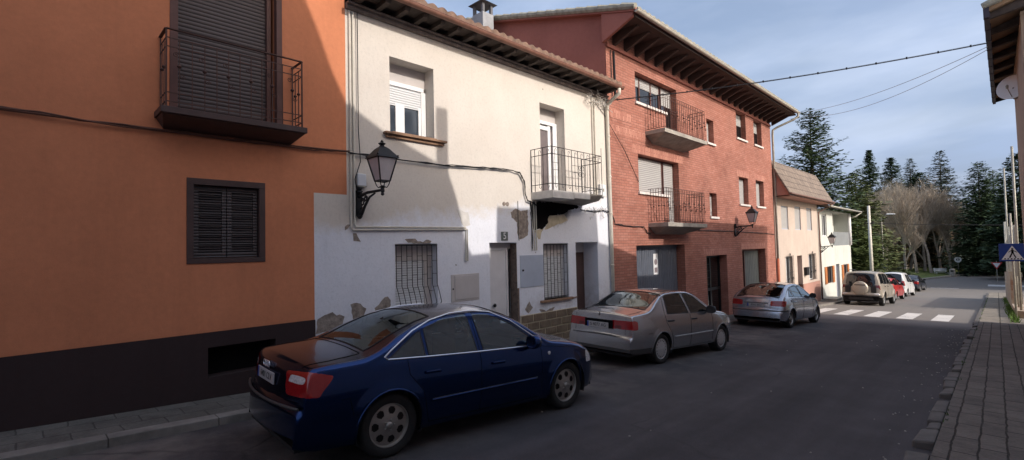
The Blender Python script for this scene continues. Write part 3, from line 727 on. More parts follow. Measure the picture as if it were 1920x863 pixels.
# chimney on the party wall
m = MB(); cx, cy = -11.75, 10.75; m.box(cx - .26, cx + .26, cy - .24, cy + .24, 5.0, 7.75); 
Ch = m.build('chimney', mat('cement_chimney', (.30, .31, .33), .9, .2, 4), H2, bevel=.01)
m = MB()
for a in (-.2, .2):
    for b2 in (-.18, .18): m.box(cx + a - .045, cx + a + .045, cy + b2 - .045, cy + b2 + .045, 7.75, 8.08)
m.add([(cx - .36, cy - .34, 8.08), (cx + .36, cy - .34, 8.08), (cx + .36, cy + .34, 8.08), (cx - .36, cy + .34, 8.08), (cx, cy, 8.32)], [(0, 3, 2, 1), (0, 1, 4), (1, 2, 4), (2, 3, 4), (3, 0, 4)])
m.lathe([(.05, 8.28), (.06, 8.33), (.02, 8.42)], 8, (cx, cy, 0)); m.build('chimney_cap', mat('dark_cement_cap', (.13, .13, .14), .9, .2, 4), Ch)
# downpipe at the brick building and conduits
m = MB(); m.tube([(gx, 11.22, gz - .06), (gx, 11.22, 4.08), (FX + .28, 11.24, 3.98), (FX + .10, 11.26, 3.86), (FX + .07, 11.27, 3.7), (FX + .07, 11.29, 1.0), (FX + .07, 11.30, -2.35)], .05, 10)
for z in (3.0, 1.9, .9, -.5, -1.6): m.lathe([(.058, z - .02), (.058, z + .02)], 10, (FX + .07, 11.285, 0))
m.build('downpipe', M['pipecream'], H2, smooth=True)
for yy in (3.80, 3.86): m = MB(); m.tube([(FX + .03, yy, 4.0), (FX + .03, yy, .46 if yy > 3.83 else .41), (FX + .03, yy + .02, .42 if yy > 3.83 else .37), (FX + .03, 6.21 if yy > 3.83 else 6.25, .44 if yy > 3.83 else .405), (FX + .03, 6.20 if yy > 3.83 else 6.245, -.22)], .017, 8); m.build('conduit', M['pipecream'], H2)
for yy in (8.17, 8.24, 8.31): m = MB(); m.tube([(FX + .02, yy, 1.1), (FX + .02, yy, -.05)], .014, 6); m.build('conduit', M['pipecream'], H2)
for yy in (10.62, 10.72): m = MB(); m.tube([(FX + .03, yy, 3.95), (FX + .03, yy, 1.2)], .016, 6); m.build('conduit', M['pipecream'], H2)

# ------------------------------------------------------------------ brick apartment building
H3 = thing('apartment_building', 'three storey red brick building with two iron balconies and deep overhanging eaves', 'building', (FX, 18, G(18)))
ops = [(12.92, 14.80, 4.32, 5.24, .26), (14.80, 15.60, 3.50, 5.24, .26), (12.95, 14.80, 1.62, 2.75, .26), (14.80, 15.57, .69, 2.75, .26),
       (17.96, 18.60, 3.80, 4.70, .24), (20.95, 22.05, 4.42, 5.55, .24), (23.03, 24.07, 4.42, 5.55, .24), (18.0, 18.65, 1.03, 1.92, .24), (21.0, 22.05, 1.65, 2.79, .24), (23.02, 24.05, 1.65, 2.81, .24),
       (12.68, 15.80, -3.2, .015, .34), (17.50, 19.40, -3.2, -.42, .35), (21.05, 23.90, -3.4, -.25, .35)]
m = MB(); facade(m, 11.40, 25.32, -3.9, 6.03, ops)
B = FX - 9
m.quad((FX, 25.32, -3.9), (B, 25.32, -3.9), (B, 25.32, 6.0), (FX, 25.32, 6.03)); m.quad((B, 11.4, -3.9), (B, 25.32, -3.9), (B, 25.32, 5.66), (B, 11.4, 5.66)); m.build('wall', M['brick'], H3)
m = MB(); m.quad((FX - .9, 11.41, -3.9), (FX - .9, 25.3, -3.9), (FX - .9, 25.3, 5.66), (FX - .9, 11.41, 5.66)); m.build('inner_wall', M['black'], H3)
# soldier courses (upright bricks) over the openings
for (a, c, z) in ((12.6, 15.9, 2.76), (20.8, 22.2, 2.80), (22.9, 24.2, 2.82), (11.5, 15.9, 3.18), (11.5, 12.6, 3.6), (17.3, 19.6, -.41), (20.9, 24.1, -.24)): m = MB(); m.box(FX - .001, FX + .004, a, c, z, z + .25); m.build('lintel_course', M['soldier'], H3)
# plastered gable towards the white house
m = MB(); sl_ = .293
gx0 = FX - .0; ridge = -14.2; zr = 6.22 + (-6.42 - ridge) * sl_
P = [(FX + .0, -3.8), (FX + .0, 6.42), (ridge, zr - .10), (-21.5, 6.0), (-21.5, -3.8)]
m.add([(x, 11.385, z) for x, z in P], [tuple(range(5))]); m.build('gable', M['redplaster'], H3)
# roof with verge tiles
def rz(x): return 6.22 + (-6.42 - x) * sl_
m = MB(); y0, y1 = 11.20, 25.95; t = .10
m.hexa([(-6.38, y0, rz(-6.38) - t), (ridge, y0, rz(ridge) - t), (ridge, y1, rz(ridge) - t), (-6.38, y1, rz(-6.38) - t), (-6.38, y0, rz(-6.38)), (ridge, y0, rz(ridge)), (ridge, y1, rz(ridge)), (-6.38, y1, rz(-6.38))])
m.quad((ridge, y0, rz(ridge)), (ridge, y1, rz(ridge)), (-22, y1, 5.9), (-22, y0, 5.9))
R3 = m.build('roof', M['redplaster'], H3)
m = MB(); x = -6.38; i = 0
while x > ridge:
    zc = rz(x) + .03; m.tube([(x, y0 + .02, zc), (x - .40, y0 + .02, zc + .40 * sl_ + .012)], [.085, .105], 9); x -= .37
m.build('verge_tile', M['tilegrey'], R3)
m = MB(); roof_tiles(m, -6.36, rz(-6.36) + .03, ridge, rz(ridge) + .03, y0 + .1, y1 - .05, .25, 0, .03, .05); m.build('roof_tile', M['tilegrey'], R3)
# soffit slab and wedge brackets
m = MB(); m.box(-6.46, FX - .0, 11.325, 25.9, 6.02, 6.08); m.build('soffit', mat('dark_soffit', (.062, .040, .034), .9, .25, 3), R3)
m = MB(); m.prismy([(FX + .0, 5.62), (FX + .0, 6.44), (-6.46, 6.16), (-6.50, 6.02)], 11.23, 11.32); m.build('gable_return', M['redplaster'], H3)
y = 11.75
while y < 25.6:
    m = MB(); m.hexa([(FX, y, 5.66), (-6.66, y, 5.98), (-6.66, y + .10, 5.98), (FX, y + .10, 5.66), (FX, y, 6.022), (-6.66, y, 6.022), (-6.66, y + .10, 6.022), (FX, y + .10, 6.022)]); m.build('bracket', mat('bracket_paint', (.075, .047, .039), .9, .2, 3) if y < 11.8 else bpy.data.materials['bracket_paint'], R3); y += .60
m = MB(); m.box(FX - .005, FX + .05, 11.42, 25.3, 5.56, 5.66); m.build('frieze', M['redplaster'], H3)
# gutter
m = MB(); gx, gz, r = -6.36, 6.15, .07; vs = []; yA, yB = 11.20, 26.0
for yy in (yA, yB):
    for j in range(n + 1): a = pi + pi * j / n; vs.append((gx + r * cos(a), yy, gz + r * sin(a)))
    for j in range(n, -1, -1): a = pi + pi * j / n; vs.append((gx + (r - .006) * cos(a), yy, gz + (r - .006) * sin(a)))
m.add(vs, [(j, (j + 1) % k, k + (j + 1) % k, k + j) for j in range(k)] if False else [(j, (j + 1) % (2 * (n + 1)), 2 * (n + 1) + (j + 1) % (2 * (n + 1)), 2 * (n + 1) + j) for j in range(2 * (n + 1))] + [tuple(range(n + 1)), tuple(2 * (n + 1) + j for j in range(n + 1))])
m.tube([(gx + r, yA, gz), (gx + r, yB, gz)], .008, 5)
for i in range(20): m.bar((gx - r, yA + .3 + i * .76, gz + .006), (gx + r, yA + .3 + i * .76, gz + .006), .022, .006)
m.build('gutter', mat('pale_zinc_gutter', (.52, .48, .40), .5, .2, 6), H3)
m = MB(); m.tube([(gx, 25.85, gz - .06), (gx, 25.87, 5.95), (-6.55, 25.75, 5.8), (-7.2, 25.5, 5.52), (FX + .09, 25.42, 5.40), (FX + .08, 25.40, 5.2), (FX + .08, 25.40, -.75)], .05, 9); m.build('downpipe', M['zinc'], H3, smooth=True)
m = MB(); m.tube([(FX + .08, 25.40, -.75), (FX + .08, 25.40, -3.1)], .062, 9); m.build('downpipe', M['redwall'], H3, smooth=True, label='rust red lower length of downpipe')
m = MB(); m.tube([(FX + .03, 11.75, 5.5), (FX + .03, 11.78, 4.25)], .03, 6); m.tube([(FX + .03, 11.60, 5.5), (FX + .03, 11.62, 4.2)], .012, 6); m.build('vent_pipe', M['iron'], H3)
# windows of the brick building
def win(y0, y1, z0, z1, d, parent, sh=0.0, mull=(), shmat='shuttergrey', sill=True, frame='brownframe', pane='pane_dark', extra=.06, t=.05):
    f = MB(); x = FX - d
    f.box(x, x + .04, y0, y1, z1 - t, z1); f.box(x, x + .04, y0, y1, z0, z0 + t); f.box(x, x + .04, y0, y0 + t, z0 + t, z1 - t); f.box(x, x + .04, y1 - t, y1, z0 + t, z1 - t)
    for q in mull: f.box(x, x + .04, q - .035, q + .035, z0 + t, z1 - t)
    W = f.build('window', M[frame], parent)
    zs = z1 - (z1 - z0) * sh
    if sh < 1: q = MB(); q.box(x - .02, x + .012, y0, y1, z0, zs); q.build('pane', M[pane], W)
    if sh > 0: q = MB(); q.box(x - .02, x + .03, y0 + .01, y1 - .01, max(zs, z0), z1); q.build('roller_shutter', M[shmat], W)
    if sill: q = MB(); q.box(x + .04, FX + .06, y0 - extra, y1 + extra, z0 - .075, z0 + .002) if False else q.box(FX - d, FX + .06, y0 - extra + .0, y1 + extra, z0 - .08, z0 - .002); q.build('sill', M['sill_white'], W, bevel=.006)
    return W
win(12.92, 14.78, 4.32, 5.24, .24, H3, .36, (13.5, 14.2), sill=True)
win(14.84, 15.60, 3.50, 5.24, .24, H3, .35, (), sill=False, frame='brownframe')
win(12.95, 14.78, 1.62, 2.75, .24, H3, 1.0, (), 'shuttergrey')
win(14.84, 15.57, .69, 2.75, .24, H3, 1.0, (), 'shuttergrey', sill=False)
for (a, c, z, e) in ((17.96, 18.60, 3.80, 4.70), (20.95, 22.05, 4.42, 5.55), (23.03, 24.07, 4.42, 5.55), (18.0, 18.65, 1.03, 1.92), (21.0, 22.05, 1.65, 2.79), (23.02, 24.05, 1.65, 2.81)):
    win(a, c, z, e, .22, H3, .45 if z > 4 else .95, (), 'shuttergrey' if z > 4 else 'shuttergrey')
# garage doors
m = MB(); x = FX - .32
for i in range(4):
    a = 12.70 + i * .775; m.box(x, x + .03, a, a + .755, -3.1, -.06)
    q = a + .05
    while q < a + .70: m.hexa([(x + .03, q, -3.1), (x + .05, q + .02, -3.1), (x + .05, q + .055, -3.1), (x + .03, q + .075, -3.1), (x + .03, q, -.06), (x + .05, q + .02, -.06), (x + .05, q + .055, -.06), (x + .03, q + .075, -.06)]); q += .115
m.box(x, x + .06, 12.68, 15.8, -.06, .015)
Gd = m.build('garage_door', M['garage'], H3)
m = MB(); m.box(x + .05, x + .056, 14.14, 14.43, -.92, -.26); S = m.build('sign', M['whitepaint'], Gd)
m = MB(); m.lathe([(.095, .056), (.095, .059)], 20, (x, 14.285, -.52), 'x'); m.box(x + .056, x + .059, 14.19, 14.38, -.86, -.70); m.build('emblem', mat('grey_sign_print', (.22, .18, .19), .6), S)
# entrance
m = MB(); x = FX - .33; m.box(x, x + .05, 17.5, 17.56, -3.1, -.42); m.box(x, x + .05, 18.42, 18.5, -3.1, -.42); m.box(x, x + .05, 19.34, 19.4, -3.1, -.42); m.box(x, x + .05, 17.56, 18.42, -.5, -.42); m.box(x, x + .05, 18.5, 19.34, -.5, -.42); m.box(x, x + .05, 17.56, 18.42, -1.75, -1.65); m.box(x, x + .05, 18.5, 19.34, -1.75, -1.65)
for i in range(6): m.bar((x + .04, 17.66 + i * .13, -1.65), (x + .04, 17.66 + i * .13, -.5), .014)
for i in range(4): m.bar((x + .04, 17.56, -.75 - i * .25), (x + .04, 18.42, -.75 - i * .25), .012)
W = m.build('entrance_door', M['iron'], H3); m = MB(); m.box(x - .02, x + .01, 17.5, 19.4, -3.1, -.42); m.build('pane', M['pane_dark'], W)
# shop opening with curtain
m = MB(); x = FX - .33; m.box(x, x + .05, 21.05, 21.12, -3.3, -.25); m.box(x, x + .05, 23.83, 23.9, -3.3, -.25); m.box(x, x + .05, 21.12, 23.83, -.33, -.25); m.box(x, x + .05, 22.02, 22.1, -3.3, -.33)
W = m.build('shop_door', M['brownframe'], H3); m = MB(); m.box(x - .02, x + .01, 21.05, 22.05, -3.3, -.3); m.build('pane', M['pane_dark'], W)
m = MB(); y = 22.1; pts = []
for i in range(60): pts.append((x + .02 + .02 * sin(i * .9), 22.1 + i * 1.73 / 59))
m.add([(a, b2, -3.3) for a, b2 in pts] + [(a, b2, -.33) for a, b2 in pts], [(i, i + 1, 61 + i, 60 + i) for i in range(59)]); m.build('curtain', M['greycurtain'], W, smooth=True)
# balconies
def brick_balcony(y0, y1, zt, label, lit):
    xo = -6.80; m = MB(); cut = .30
    P = lambda x, y, z: (x, y, z)
    # plan: rectangle with rounded look, thick nosing, underside tapering to the wall
    m.hexa([P(FX - .02, y0 + .42, zt - .50 if False else zt - .34), P(xo - .05, y0 + .06, zt - .13), P(xo - .05, y1 - .06, zt - .13), P(FX - .02, y1 - .42, zt - .34), P(FX - .02, y0 + .06, zt - .12), P(xo - .05, y0 + .06, zt - .12), P(xo - .05, y1 - .06, zt - .12), P(FX - .02, y1 - .06, zt - .12)])
    m.box(FX - .02, xo, y0, y1, zt - .12, zt)
    Bl = m.build('balcony', M['concrete'], H3, bevel=.008, label=label)
    m = MB(); x = xo - .05; a, c = y0 + .05, y1 - .05; H = 1.03; top = zt + H; n_ = 22
    for z in (top, top - .11): m.bar((x, a, z), (x, c, z), .012); m.bar((FX, a, z), (x, a, z), .012); m.bar((FX, c, z), (x, c, z), .012)
    m.bar((x, a, zt + .05), (x, c, zt + .05), .012); m.bar((FX, a, zt + .05), (x, a, zt + .05), .012); m.bar((FX, c, zt + .05), (x, c, zt + .05), .012)
    for i in range(n_ + 1):
        yy = a + (c - a) * i / n_; m.bar((x, yy, zt if i % 5 == 0 else zt + .05), (x, yy, top), .011)
        if i % 3 == 1:
            knot(m, (x, yy, zt + .52), .03); scroll(m, (x, yy - .05, zt + .62), .05, rad=.006); scroll(m, (x, yy + .05, zt + .40), .05, rad=.006, flip=-1, start=pi)
    for i in range(1, 7):
        xx = x + (FX - x) * i / 7
        for yy in (a, c):
            m.bar((xx, yy, zt + .05), (xx, yy, top), .011)
            if i % 2: knot(m, (xx, yy, zt + .50), .028)
    for i in (3, 10, 17): m.bar((x, a + (c - a) * i / n_, zt + .60), (x, a + (c - a) * (i + 3) / n_, zt + .60), .012); m.bar((x, a + (c - a) * i / n_, zt + .52), (x, a + (c - a) * (i + 3) / n_, zt + .52), .012)
    m.build('railing', M['rust'], Bl)
brick_balcony(13.42, 16.42, 3.49, 'upper balcony of the brick building', 1); brick_balcony(13.42, 16.15, .68, 'lower balcony of the brick building', 0)

# ------------------------------------------------------------------ pink house
H4 = thing('house', 'narrow pink cream house with steep brown tiled roof next to the brick building', 'house', (FX, 29.5, G(29.5)))
ops = [(26.45, 27.60, .66, 1.83, .10), (28.75, 29.85, .66, 1.90, .10), (31.05, 32.1, .66, 1.92, .10), (26.85, 27.98, -2.3, -.71, .2), (28.85, 29.75, -3.9, -.71, .3), (31.05, 32.35, -2.13, -.69, .2)]
m = MB(); facade(m, 25.42, 33.35, -2.27, 2.25, ops); facade(m, 25.42, 33.35, -4.2, -2.27, [(26.85, 27.98, -2.3, -2.27, .2), (28.85, 29.75, -4.2, -2.27, .3)], X=FX + .015, mi=1); body(m, 25.43, 33.35, -4.2, 2.25)
m.build('wall', [M['pinkw'], M['pinkp']], H4)
for (a, c, z, e, d) in ((26.45, 27.60, .66, 1.83, .09), (28.75, 29.85, .66, 1.90, .09), (31.05, 32.1, .66, 1.92, .09)): win(a, c, z, e, d, H4, 1.0, (), 'shuttergrey', sill=False, frame='bluegrey')
for (a, c, z, e) in ((26.85, 27.98, -2.3, -.71), (31.05, 32.35, -2.13, -.69)):
    W = win(a, c, z, e, .18, H4, 0.0, ((a + c) / 2,), sill=False, frame='whitepaint', pane='pane')
    m = MB()
    for i in range(8): m.bar((FX + .06, a + (c - a) * i / 7, z), (FX + .06, a + (c - a) * i / 7, e + .05), .014)
    for zz in (z + .05, (z + e) / 2, e): m.bar((FX + .06, a, zz), (FX + .06, c, zz), .014)
    for i in range(3): scroll(m, (FX + .06, a + (c - a) * (i + .5) / 3, z + .45), .12, rad=.009)
    scroll(m, (FX + .06, (a + c) / 2, e + .08), .1, rad=.01); m.build('grille', M['iron'], W)
m = MB(); m.box(FX - .29, FX - .24, 28.85, 29.75, -3.9, -.71); W = m.build('door', mat('mauve_brown_door', (.20, .12, .11), .5), H4)
m = MB(); m.box(FX + .02, FX + .15, 30.0, 30.5, -1.80, -1.40); m.box(FX + .02, FX + .17, 29.98, 30.52, -1.40, -1.37); m.build('mailbox', M['iron'], H4, bevel=.01)
m = MB(); ex, ez, rx, rzz = -6.72, 2.34, FX - .12, 4.02; y0, y1 = 25.34, 34.0
m.hexa([(ex, y0, ez), (rx, y0, rzz), (rx, y1, rzz), (ex, y1, ez), (ex - .02, y0, ez - .10), (rx - .08, y0, rzz - .06), (rx - .08, y1, rzz - .06), (ex - .02, y1, ez - .10)])
m.quad((rx, y0, rzz), (rx, y1, rzz), (rx - 4, y1, rzz + .8), (rx - 4, y0, rzz + .8)); m.quad((rx - 4, y0, rzz + .8), (rx - 4, y1, rzz + .8), (rx - 9, y1, 2.2), (rx - 9, y0, 2.2))
def roofbrown():
    b = NB('brown_flat_tiles'); X, Y, Z = b.xyz(); t = b.n('ShaderNodeTexBrick'); b.link(b.comb(Y, Z, 0), t.inputs['Vector']); t.inputs['Scale'].default_value = 1
    t.inputs['Brick Width'].default_value = .5; t.inputs['Row Height'].default_value = .33; t.inputs['Mortar Size'].default_value = .018
    t.inputs['Color1'].default_value = (.20, .155, .125, 1); t.inputs['Color2'].default_value = (.245, .19, .15, 1); t.inputs['Mortar'].default_value = (.11, .085, .07, 1)
    b.col(b.mix(1.0, t.outputs['Color'], b.ramp(b.noise(3, 5, .6), [(.3, .8), (.7, 1.15)]), 'MULTIPLY')); b.rough(.9); b.bump(b.math('SUBTRACT', 1.0, t.outputs['Fac']), .8, .03); return b.mat
M['roofbrown'] = roofbrown()
R4 = m.build('roof', M['roofbrown'], H4)
m = MB(); m.prismy([(ex - .04, ez - .09), (rx - .06, rzz - .06), (rx - .3, rzz - .06), (FX - .02, 2.2), (ex - .04, 2.2)], y0 + .10, y0 + .16); m.box(FX - .02, ex - .03, y0 + .1, y1 - .1, 2.20, 2.24); m.build('soffit', M['pinkp'], R4)
m = MB(); m.tube([(ex + .05, y0, ez - .04), (ex + .05, y1, ez - .04)], .055, 8); m.tube([(ex + .05, y1 - .1, ez - .08), (-7.0, 33.6, 2.0), (FX + .07, 33.38, 1.75), (FX + .07, 33.38, -3.4)], .045, 8); m.build('gutter', mat('brown_gutter', (.18, .10, .08), .6), H4, smooth=True)

# ------------------------------------------------------------------ grey house
H5 = thing('house', 'small pale grey corner house with an open terrace and orange wooden shutters', 'house', (FX, 38, G(38)))
ops = [(34.40, 35.55, .34, 1.68, .12), (37.15, 42.0, -.28, 1.95, 1.6), (34.98, 36.4, -2.6, -1.55, .12), (37.5, 38.5, -4.3, -1.5, .2), (39.6, 40.8, -2.9, -1.6, .12)]
m = MB(); facade(m, 33.42, 42.35, -4.7, 2.0, ops); body(m, 33.42, 42.35, -4.7, 2.0); m.build('wall', M['greyw'], H5)
m = MB(); m.box(FX - 1.58, FX - 1.5, 37.0, 42.2, -.3, 1.97); m.build('terrace_wall', M['redwall'], H5)
m = MB(); m.box(FX - .12, FX - .01, 37.17, 41.98, -.28, .62); m.build('parapet', mat('grey_parapet_panel', (.22, .235, .24), .7, .1, 3), H5)
m = MB(); m.lathe([(.12, -.28), (.12, 1.97)], 12, (FX + .02, 42.1, 0)); m.build('post', M['whitepaint'], H5, smooth=True)
win(34.40, 35.55, .34, 1.68, .1, H5, 0, (34.97,), sill=False, frame='whitepaint', pane='pane_dark')
M['shutterorange'] = mat('orange_wood_shutter', (.42, .15, .045), .6, .25, 6)
for (a, c, z, e) in ((34.98, 36.4, -2.6, -1.55), (39.6, 40.8, -2.9, -1.6)):
    W = win(a, c, z, e, .1, H5, 0, ((a + c) / 2,), sill=False, frame='brown', pane='pane_dark')
    m = MB()
    for s_, yy in ((-1, a), (1, c)):
        m.box(FX + .005, FX + .045, yy if s_ > 0 else yy - .5, yy + .5 if s_ > 0 else yy, z, e)
        for q in range(8): zz = z + .1 + (e - z - .2) * q / 8; m.box(FX + .045, FX + .055, (yy if s_ > 0 else yy - .5) + .06, (yy + .5 if s_ > 0 else yy) - .06, zz, zz + .06)
    m.build('shutter', M['shutterorange'], W)
m = MB(); m.box(FX - .19, FX - .15, 37.5, 38.5, -4.3, -1.5); m.box(FX - .15, FX - .12, 37.6, 38.4, -3.9, -2.8); m.box(FX - .15, FX - .12, 37.6, 38.4, -2.6, -1.7); m.build('door', mat('blue_grey_door', (.16, .17, .23), .6), H5)
m = MB(); e = -6.85; m.hexa([(e, 33.5, 2.02), (FX - 5, 33.5, 3.4), (FX - 5, 42.9, 3.4), (e, 42.9, 2.02), (e, 33.5, 2.13), (FX - 5, 33.5, 3.52), (FX - 5, 42.9, 3.52), (e, 42.9, 2.13)]); m.quad((FX - 5, 33.5, 3.5), (FX - 5, 42.9, 3.5), (FX - 9, 42.9, 2), (FX - 9, 33.5, 2))
R5 = m.build('roof', mat('dark_tile_roof', (.15, .125, .11), .9, .3, 5, .4, 20), H5)
m = MB(); m.tube([(e + .05, 33.6, 2.08), (e + .05, 42.95, 2.08)], .06, 8); m.tube([(e + .05, 42.85, 2.03), (-7.1, 42.5, 1.75), (FX + .1, 42.36, 1.7)], .045, 8); m.build('gutter', M['zinc'], R5, smooth=True)
# ------------------------------------------------------------------ right-hand house with the overhanging eave
HR = thing('house', 'tan rendered house with dark gutter and timber soffit overhanging the right pavement', 'house', (.65, 20, G(20)))
ez = 4.90; ya, yb = 14.75, 24.55; xa, xb = .065, .175     # eave line
def ex(y): return xa + (xb - xa) * (y - ya) / (yb - ya)
m = MB(); m.hexa([(.60, 15.2, -3.4), (8, 15.2, -3.4), (8, 24.3, -3.4), (.695, 24.3, -3.4), (.60, 15.2, ez - .02), (8, 15.2, ez - .02), (8, 24.3, ez - .02), (.695, 24.3, ez - .02)]); m.build('wall', M['tanwall'], HR)
m = MB(); z2 = ez + 1.3
m.hexa([(xa, ya, ez), (4.3, ya, z2), (4.3, yb, z2), (xb, yb, ez), (xa, ya, ez + .10), (4.3, ya, z2 + .10), (4.3, yb, z2 + .10), (xb, yb, ez + .10)])
m.hexa([(4.3, ya, z2), (8.6, ya, ez), (8.6, yb, ez), (4.3, yb, z2), (4.3, ya, z2 + .10), (8.6, ya, ez + .10), (8.6, yb, ez + .10), (4.3, yb, z2 + .10)])
m.prismy([(.6, ez - .1), (8, ez - .1), (4.3, z2)], 15.2, 24.2)
RR = m.build('roof', mat('soffit_boards', (.30, .19, .11), .85, .2, 3), HR)
for i in range(9):
    y = ya + .1 + i * 1.17; x = ex(y); m = MB(); m.hexa([(x + .05, y, ez - .12), (.8, y, ez - .0), (.8, y + .1, ez - .0), (x + .05, y + .1, ez - .12), (x + .05, y, ez - .0), (.8, y, ez + .2), (.8, y + .1, ez + .2), (x + .05, y + .1, ez - .0)]); m.build('rafter', M['wood'], RR)
m = MB(); m.hexa([(xa - .02, ya - .03, ez - .12), (xa + .06, ya - .03, ez - .12), (xb + .06, yb, ez - .12), (xb - .02, yb, ez - .12), (xa - .02, ya - .03, ez + .14), (xa + .06, ya - .03, ez + .14), (xb + .06, yb, ez + .14), (xb - .02, yb, ez + .14)])
for i in range(12): y = ya + .05 + i * .85; m.box(ex(y) - .035, ex(y) + .07, y, y + .03, ez - .13, ez + .145)
m.build('gutter', mat('dark_violet_gutter', (.030, .022, .040), .5, .2, 4), HR)
m = MB(); 
for i in range(16):
    x = .02 + i * .26; z = ez + .14 + x * .305; m.tube([(x, ya - .02, z), (x + .28, ya - .02, z + .085)], [.07, .09], 8)
m.build('verge_tile', M['tilegrey'], RR)
# neighbours on the right, behind the camera's right shoulder: outside the frame, they throw the shade on the facades
def caster(name, label, poly, x0, x1, mt, base):
    h = thing('house', label, 'house', base); m = MB(); m.prism(poly, x0, x1); m.build('wall', mt, h); return h
CX = .80
M['paleneighbour'] = plaster('pale_neighbour_render', (.72, .71, .69))
P = lambda y, z: (y + .03 * (CX - FX), z + .56 * (CX - FX))
poly = [(-12, -3.5), (-12, 9.6), P(2.6, 4.9), P(3.09, 3.95), P(3.30, 3.48), P(3.50, 2.95), P(3.75, 2.45), (P(3.75, 0)[0], -3.5)]
caster('house', 'tall plain house beside the photographer on the right pavement', poly, CX, 9, M['paleneighbour'], (CX, -4, -1.7))
a = P(3.75, 2.45); poly = [(a[0] + .004, -3.5), (a[0] + .004, a[1]), P(4.42, 2.1), P(5.48, 1.70), P(5.80, 1.56), P(5.98, 1.12), P(6.10, .75), P(6.2, .2), P(6.38, -.10), P(7.08, -.06), P(7.1, .90), P(10.72, .90), P(10.78, .12), P(12.0, -.12), P(12.7, -.30), P(13.2, -.75), P(14.75, -.80), (15.1, -3.5)]
hb = caster('house', 'low stepped house between the tall house and the eaved house', poly, CX, 6, M['paleneighbour'], (CX, 9, -2.2))
m = MB(); c = P(5.56, 1.5); d = P(5.83, 2.75); m.box(CX, CX + .45, c[0], d[0], c[1] - .2, d[1]); m.build('chimney', M['concrete'], hb, bevel=.02)

# ------------------------------------------------------------------ street lanterns on wall brackets
def lantern(y, z, label, arm=.62, head_dy=.0, sc_=1.0, group='wrought iron wall lanterns'):
    t = thing('wall_lantern', label, 'street lamp', (FX, y, z), None, group, local=True)
    m = MB(); ax = arm; zb = .14
    # wall plate, arm, scroll brace
    m.box(-.01, .04, -.05, .05, -.22, .20); m.tube([(.03, 0, .10), (ax * .5, 0, .14), (ax, head_dy, .16)], [.030, .024, .022], 8)
    m.tube([(.03, 0, -.19), (.10, 0, -.20), (ax * .35, 0, -.08), (ax * .62, 0, .06), (ax * .72, head_dy * .7, .13)], [.030, .032, .024, .018, .014], 8)
    for (cx, cz, r) in ((.14, .0, .07), (.25, .05, .05), (.10, -.12, .045), (.07, .12, .03)):
        pts = [(cx + r * (1 - .6 * k / 12) * cos(k * .75), 0, cz + r * (1 - .6 * k / 12) * sin(k * .75)) for k in range(13)]; m.tube(pts, .013, 6)
    m.lathe([(.02, -.06), (.045, -.03), (.03, 0), (.05, .03), (.035, .05)], 10, (.045, 0, .2)); m.lathe([(.02, -.07), (.05, -.03), (.035, 0)], 10, (.045, 0, -.2))
    m.lathe([(.012, -.09), (.03, -.07), (.02, -.04), (.035, -.02), (.03, .03), (.055, .05), (.02, .07)], 10, (ax, head_dy, .16))
    m.build('bracket', M['iron'], t, smooth=False)
    hz = .30; hh = .36; b0, b1 = .085, .165; cx = ax; cy = head_dy
    m = MB()
    for s1 in (-1, 1):
        for s2 in (-1, 1):
            m.bar((cx + s1 * b0, cy + s2 * b0, hz), (cx + s1 * b1, cy + s2 * b1, hz + hh), .018)
            m.tube([(cx, cy, .21), (cx + s1 * .05, cy + s2 * .05, .20), (cx + s1 * .07, cy + s2 * .07, .24), (cx + s1 * b0, cy + s2 * b0, hz)], .008, 5)
            knot(m, (cx + s1 * (b1 + .012), cy + s2 * (b1 + .012), hz + hh + .035), .018)
    for q, zz in ((b0, hz), (b1, hz + hh)):
        for (p1, p2) in (((-1, -1), (1, -1)), ((1, -1), (1, 1)), ((1, 1), (-1, 1)), ((-1, 1), (-1, -1))): m.bar((cx + p1[0] * q, cy + p1[1] * q, zz), (cx + p2[0] * q, cy + p2[1] * q, zz), .02)
    fr = m.build('frame', M['iron'], t)
    m = MB(); q0, q1 = b0 - .004, b1 - .004
    m.hexa([(cx - q0, cy - q0, hz + .005), (cx + q0, cy - q0, hz + .005), (cx + q0, cy + q0, hz + .005), (cx - q0, cy + q0, hz + .005), (cx - q1, cy - q1, hz + hh - .005), (cx + q1, cy - q1, hz + hh - .005), (cx + q1, cy + q1, hz + hh - .005), (cx - q1, cy + q1, hz + hh - .005)])
    m.build('lamp_glass', M['shade_glass'], t)
    m = MB(); prof = [(b1 + .03, hz + hh), (b1 + .012, hz + hh + .03), (.13, hz + hh + .09), (.085, hz + hh + .15), (.045, hz + hh + .185)]
    vs = []
    for (r, zz) in prof: vs += [(cx - r, cy - r, zz), (cx + r, cy - r, zz), (cx + r, cy + r, zz), (cx - r, cy + r, zz)]
    m.add(vs, [(3, 2, 1, 0)] + [(4 * i + j, 4 * i + (j + 1) % 4, 4 * i + 4 + (j + 1) % 4, 4 * i + 4 + j) for i in range(4) for j in range(4)] + [(16, 17, 18, 19)])
    m.lathe([(.05, hz + hh + .185), (.03, hz + hh + .21), (.055, hz + hh + .23), (.06, hz + hh + .24), (.02, hz + hh + .26), (.025, hz + hh + .275), (.004, hz + hh + .30)], 12, (cx, cy, 0))
    m.build('lamp_cap', M['iron'], t); return t
lantern(3.94, .82, 'black iron wall lantern on the left edge of the white house', .60, .10)
lantern(20.3, .55, 'black iron wall lantern on the brick facade right of the balconies', .60, .28)
lantern(33.6, -.42, 'wall lantern at the corner of the small pale grey house', .62, .1)
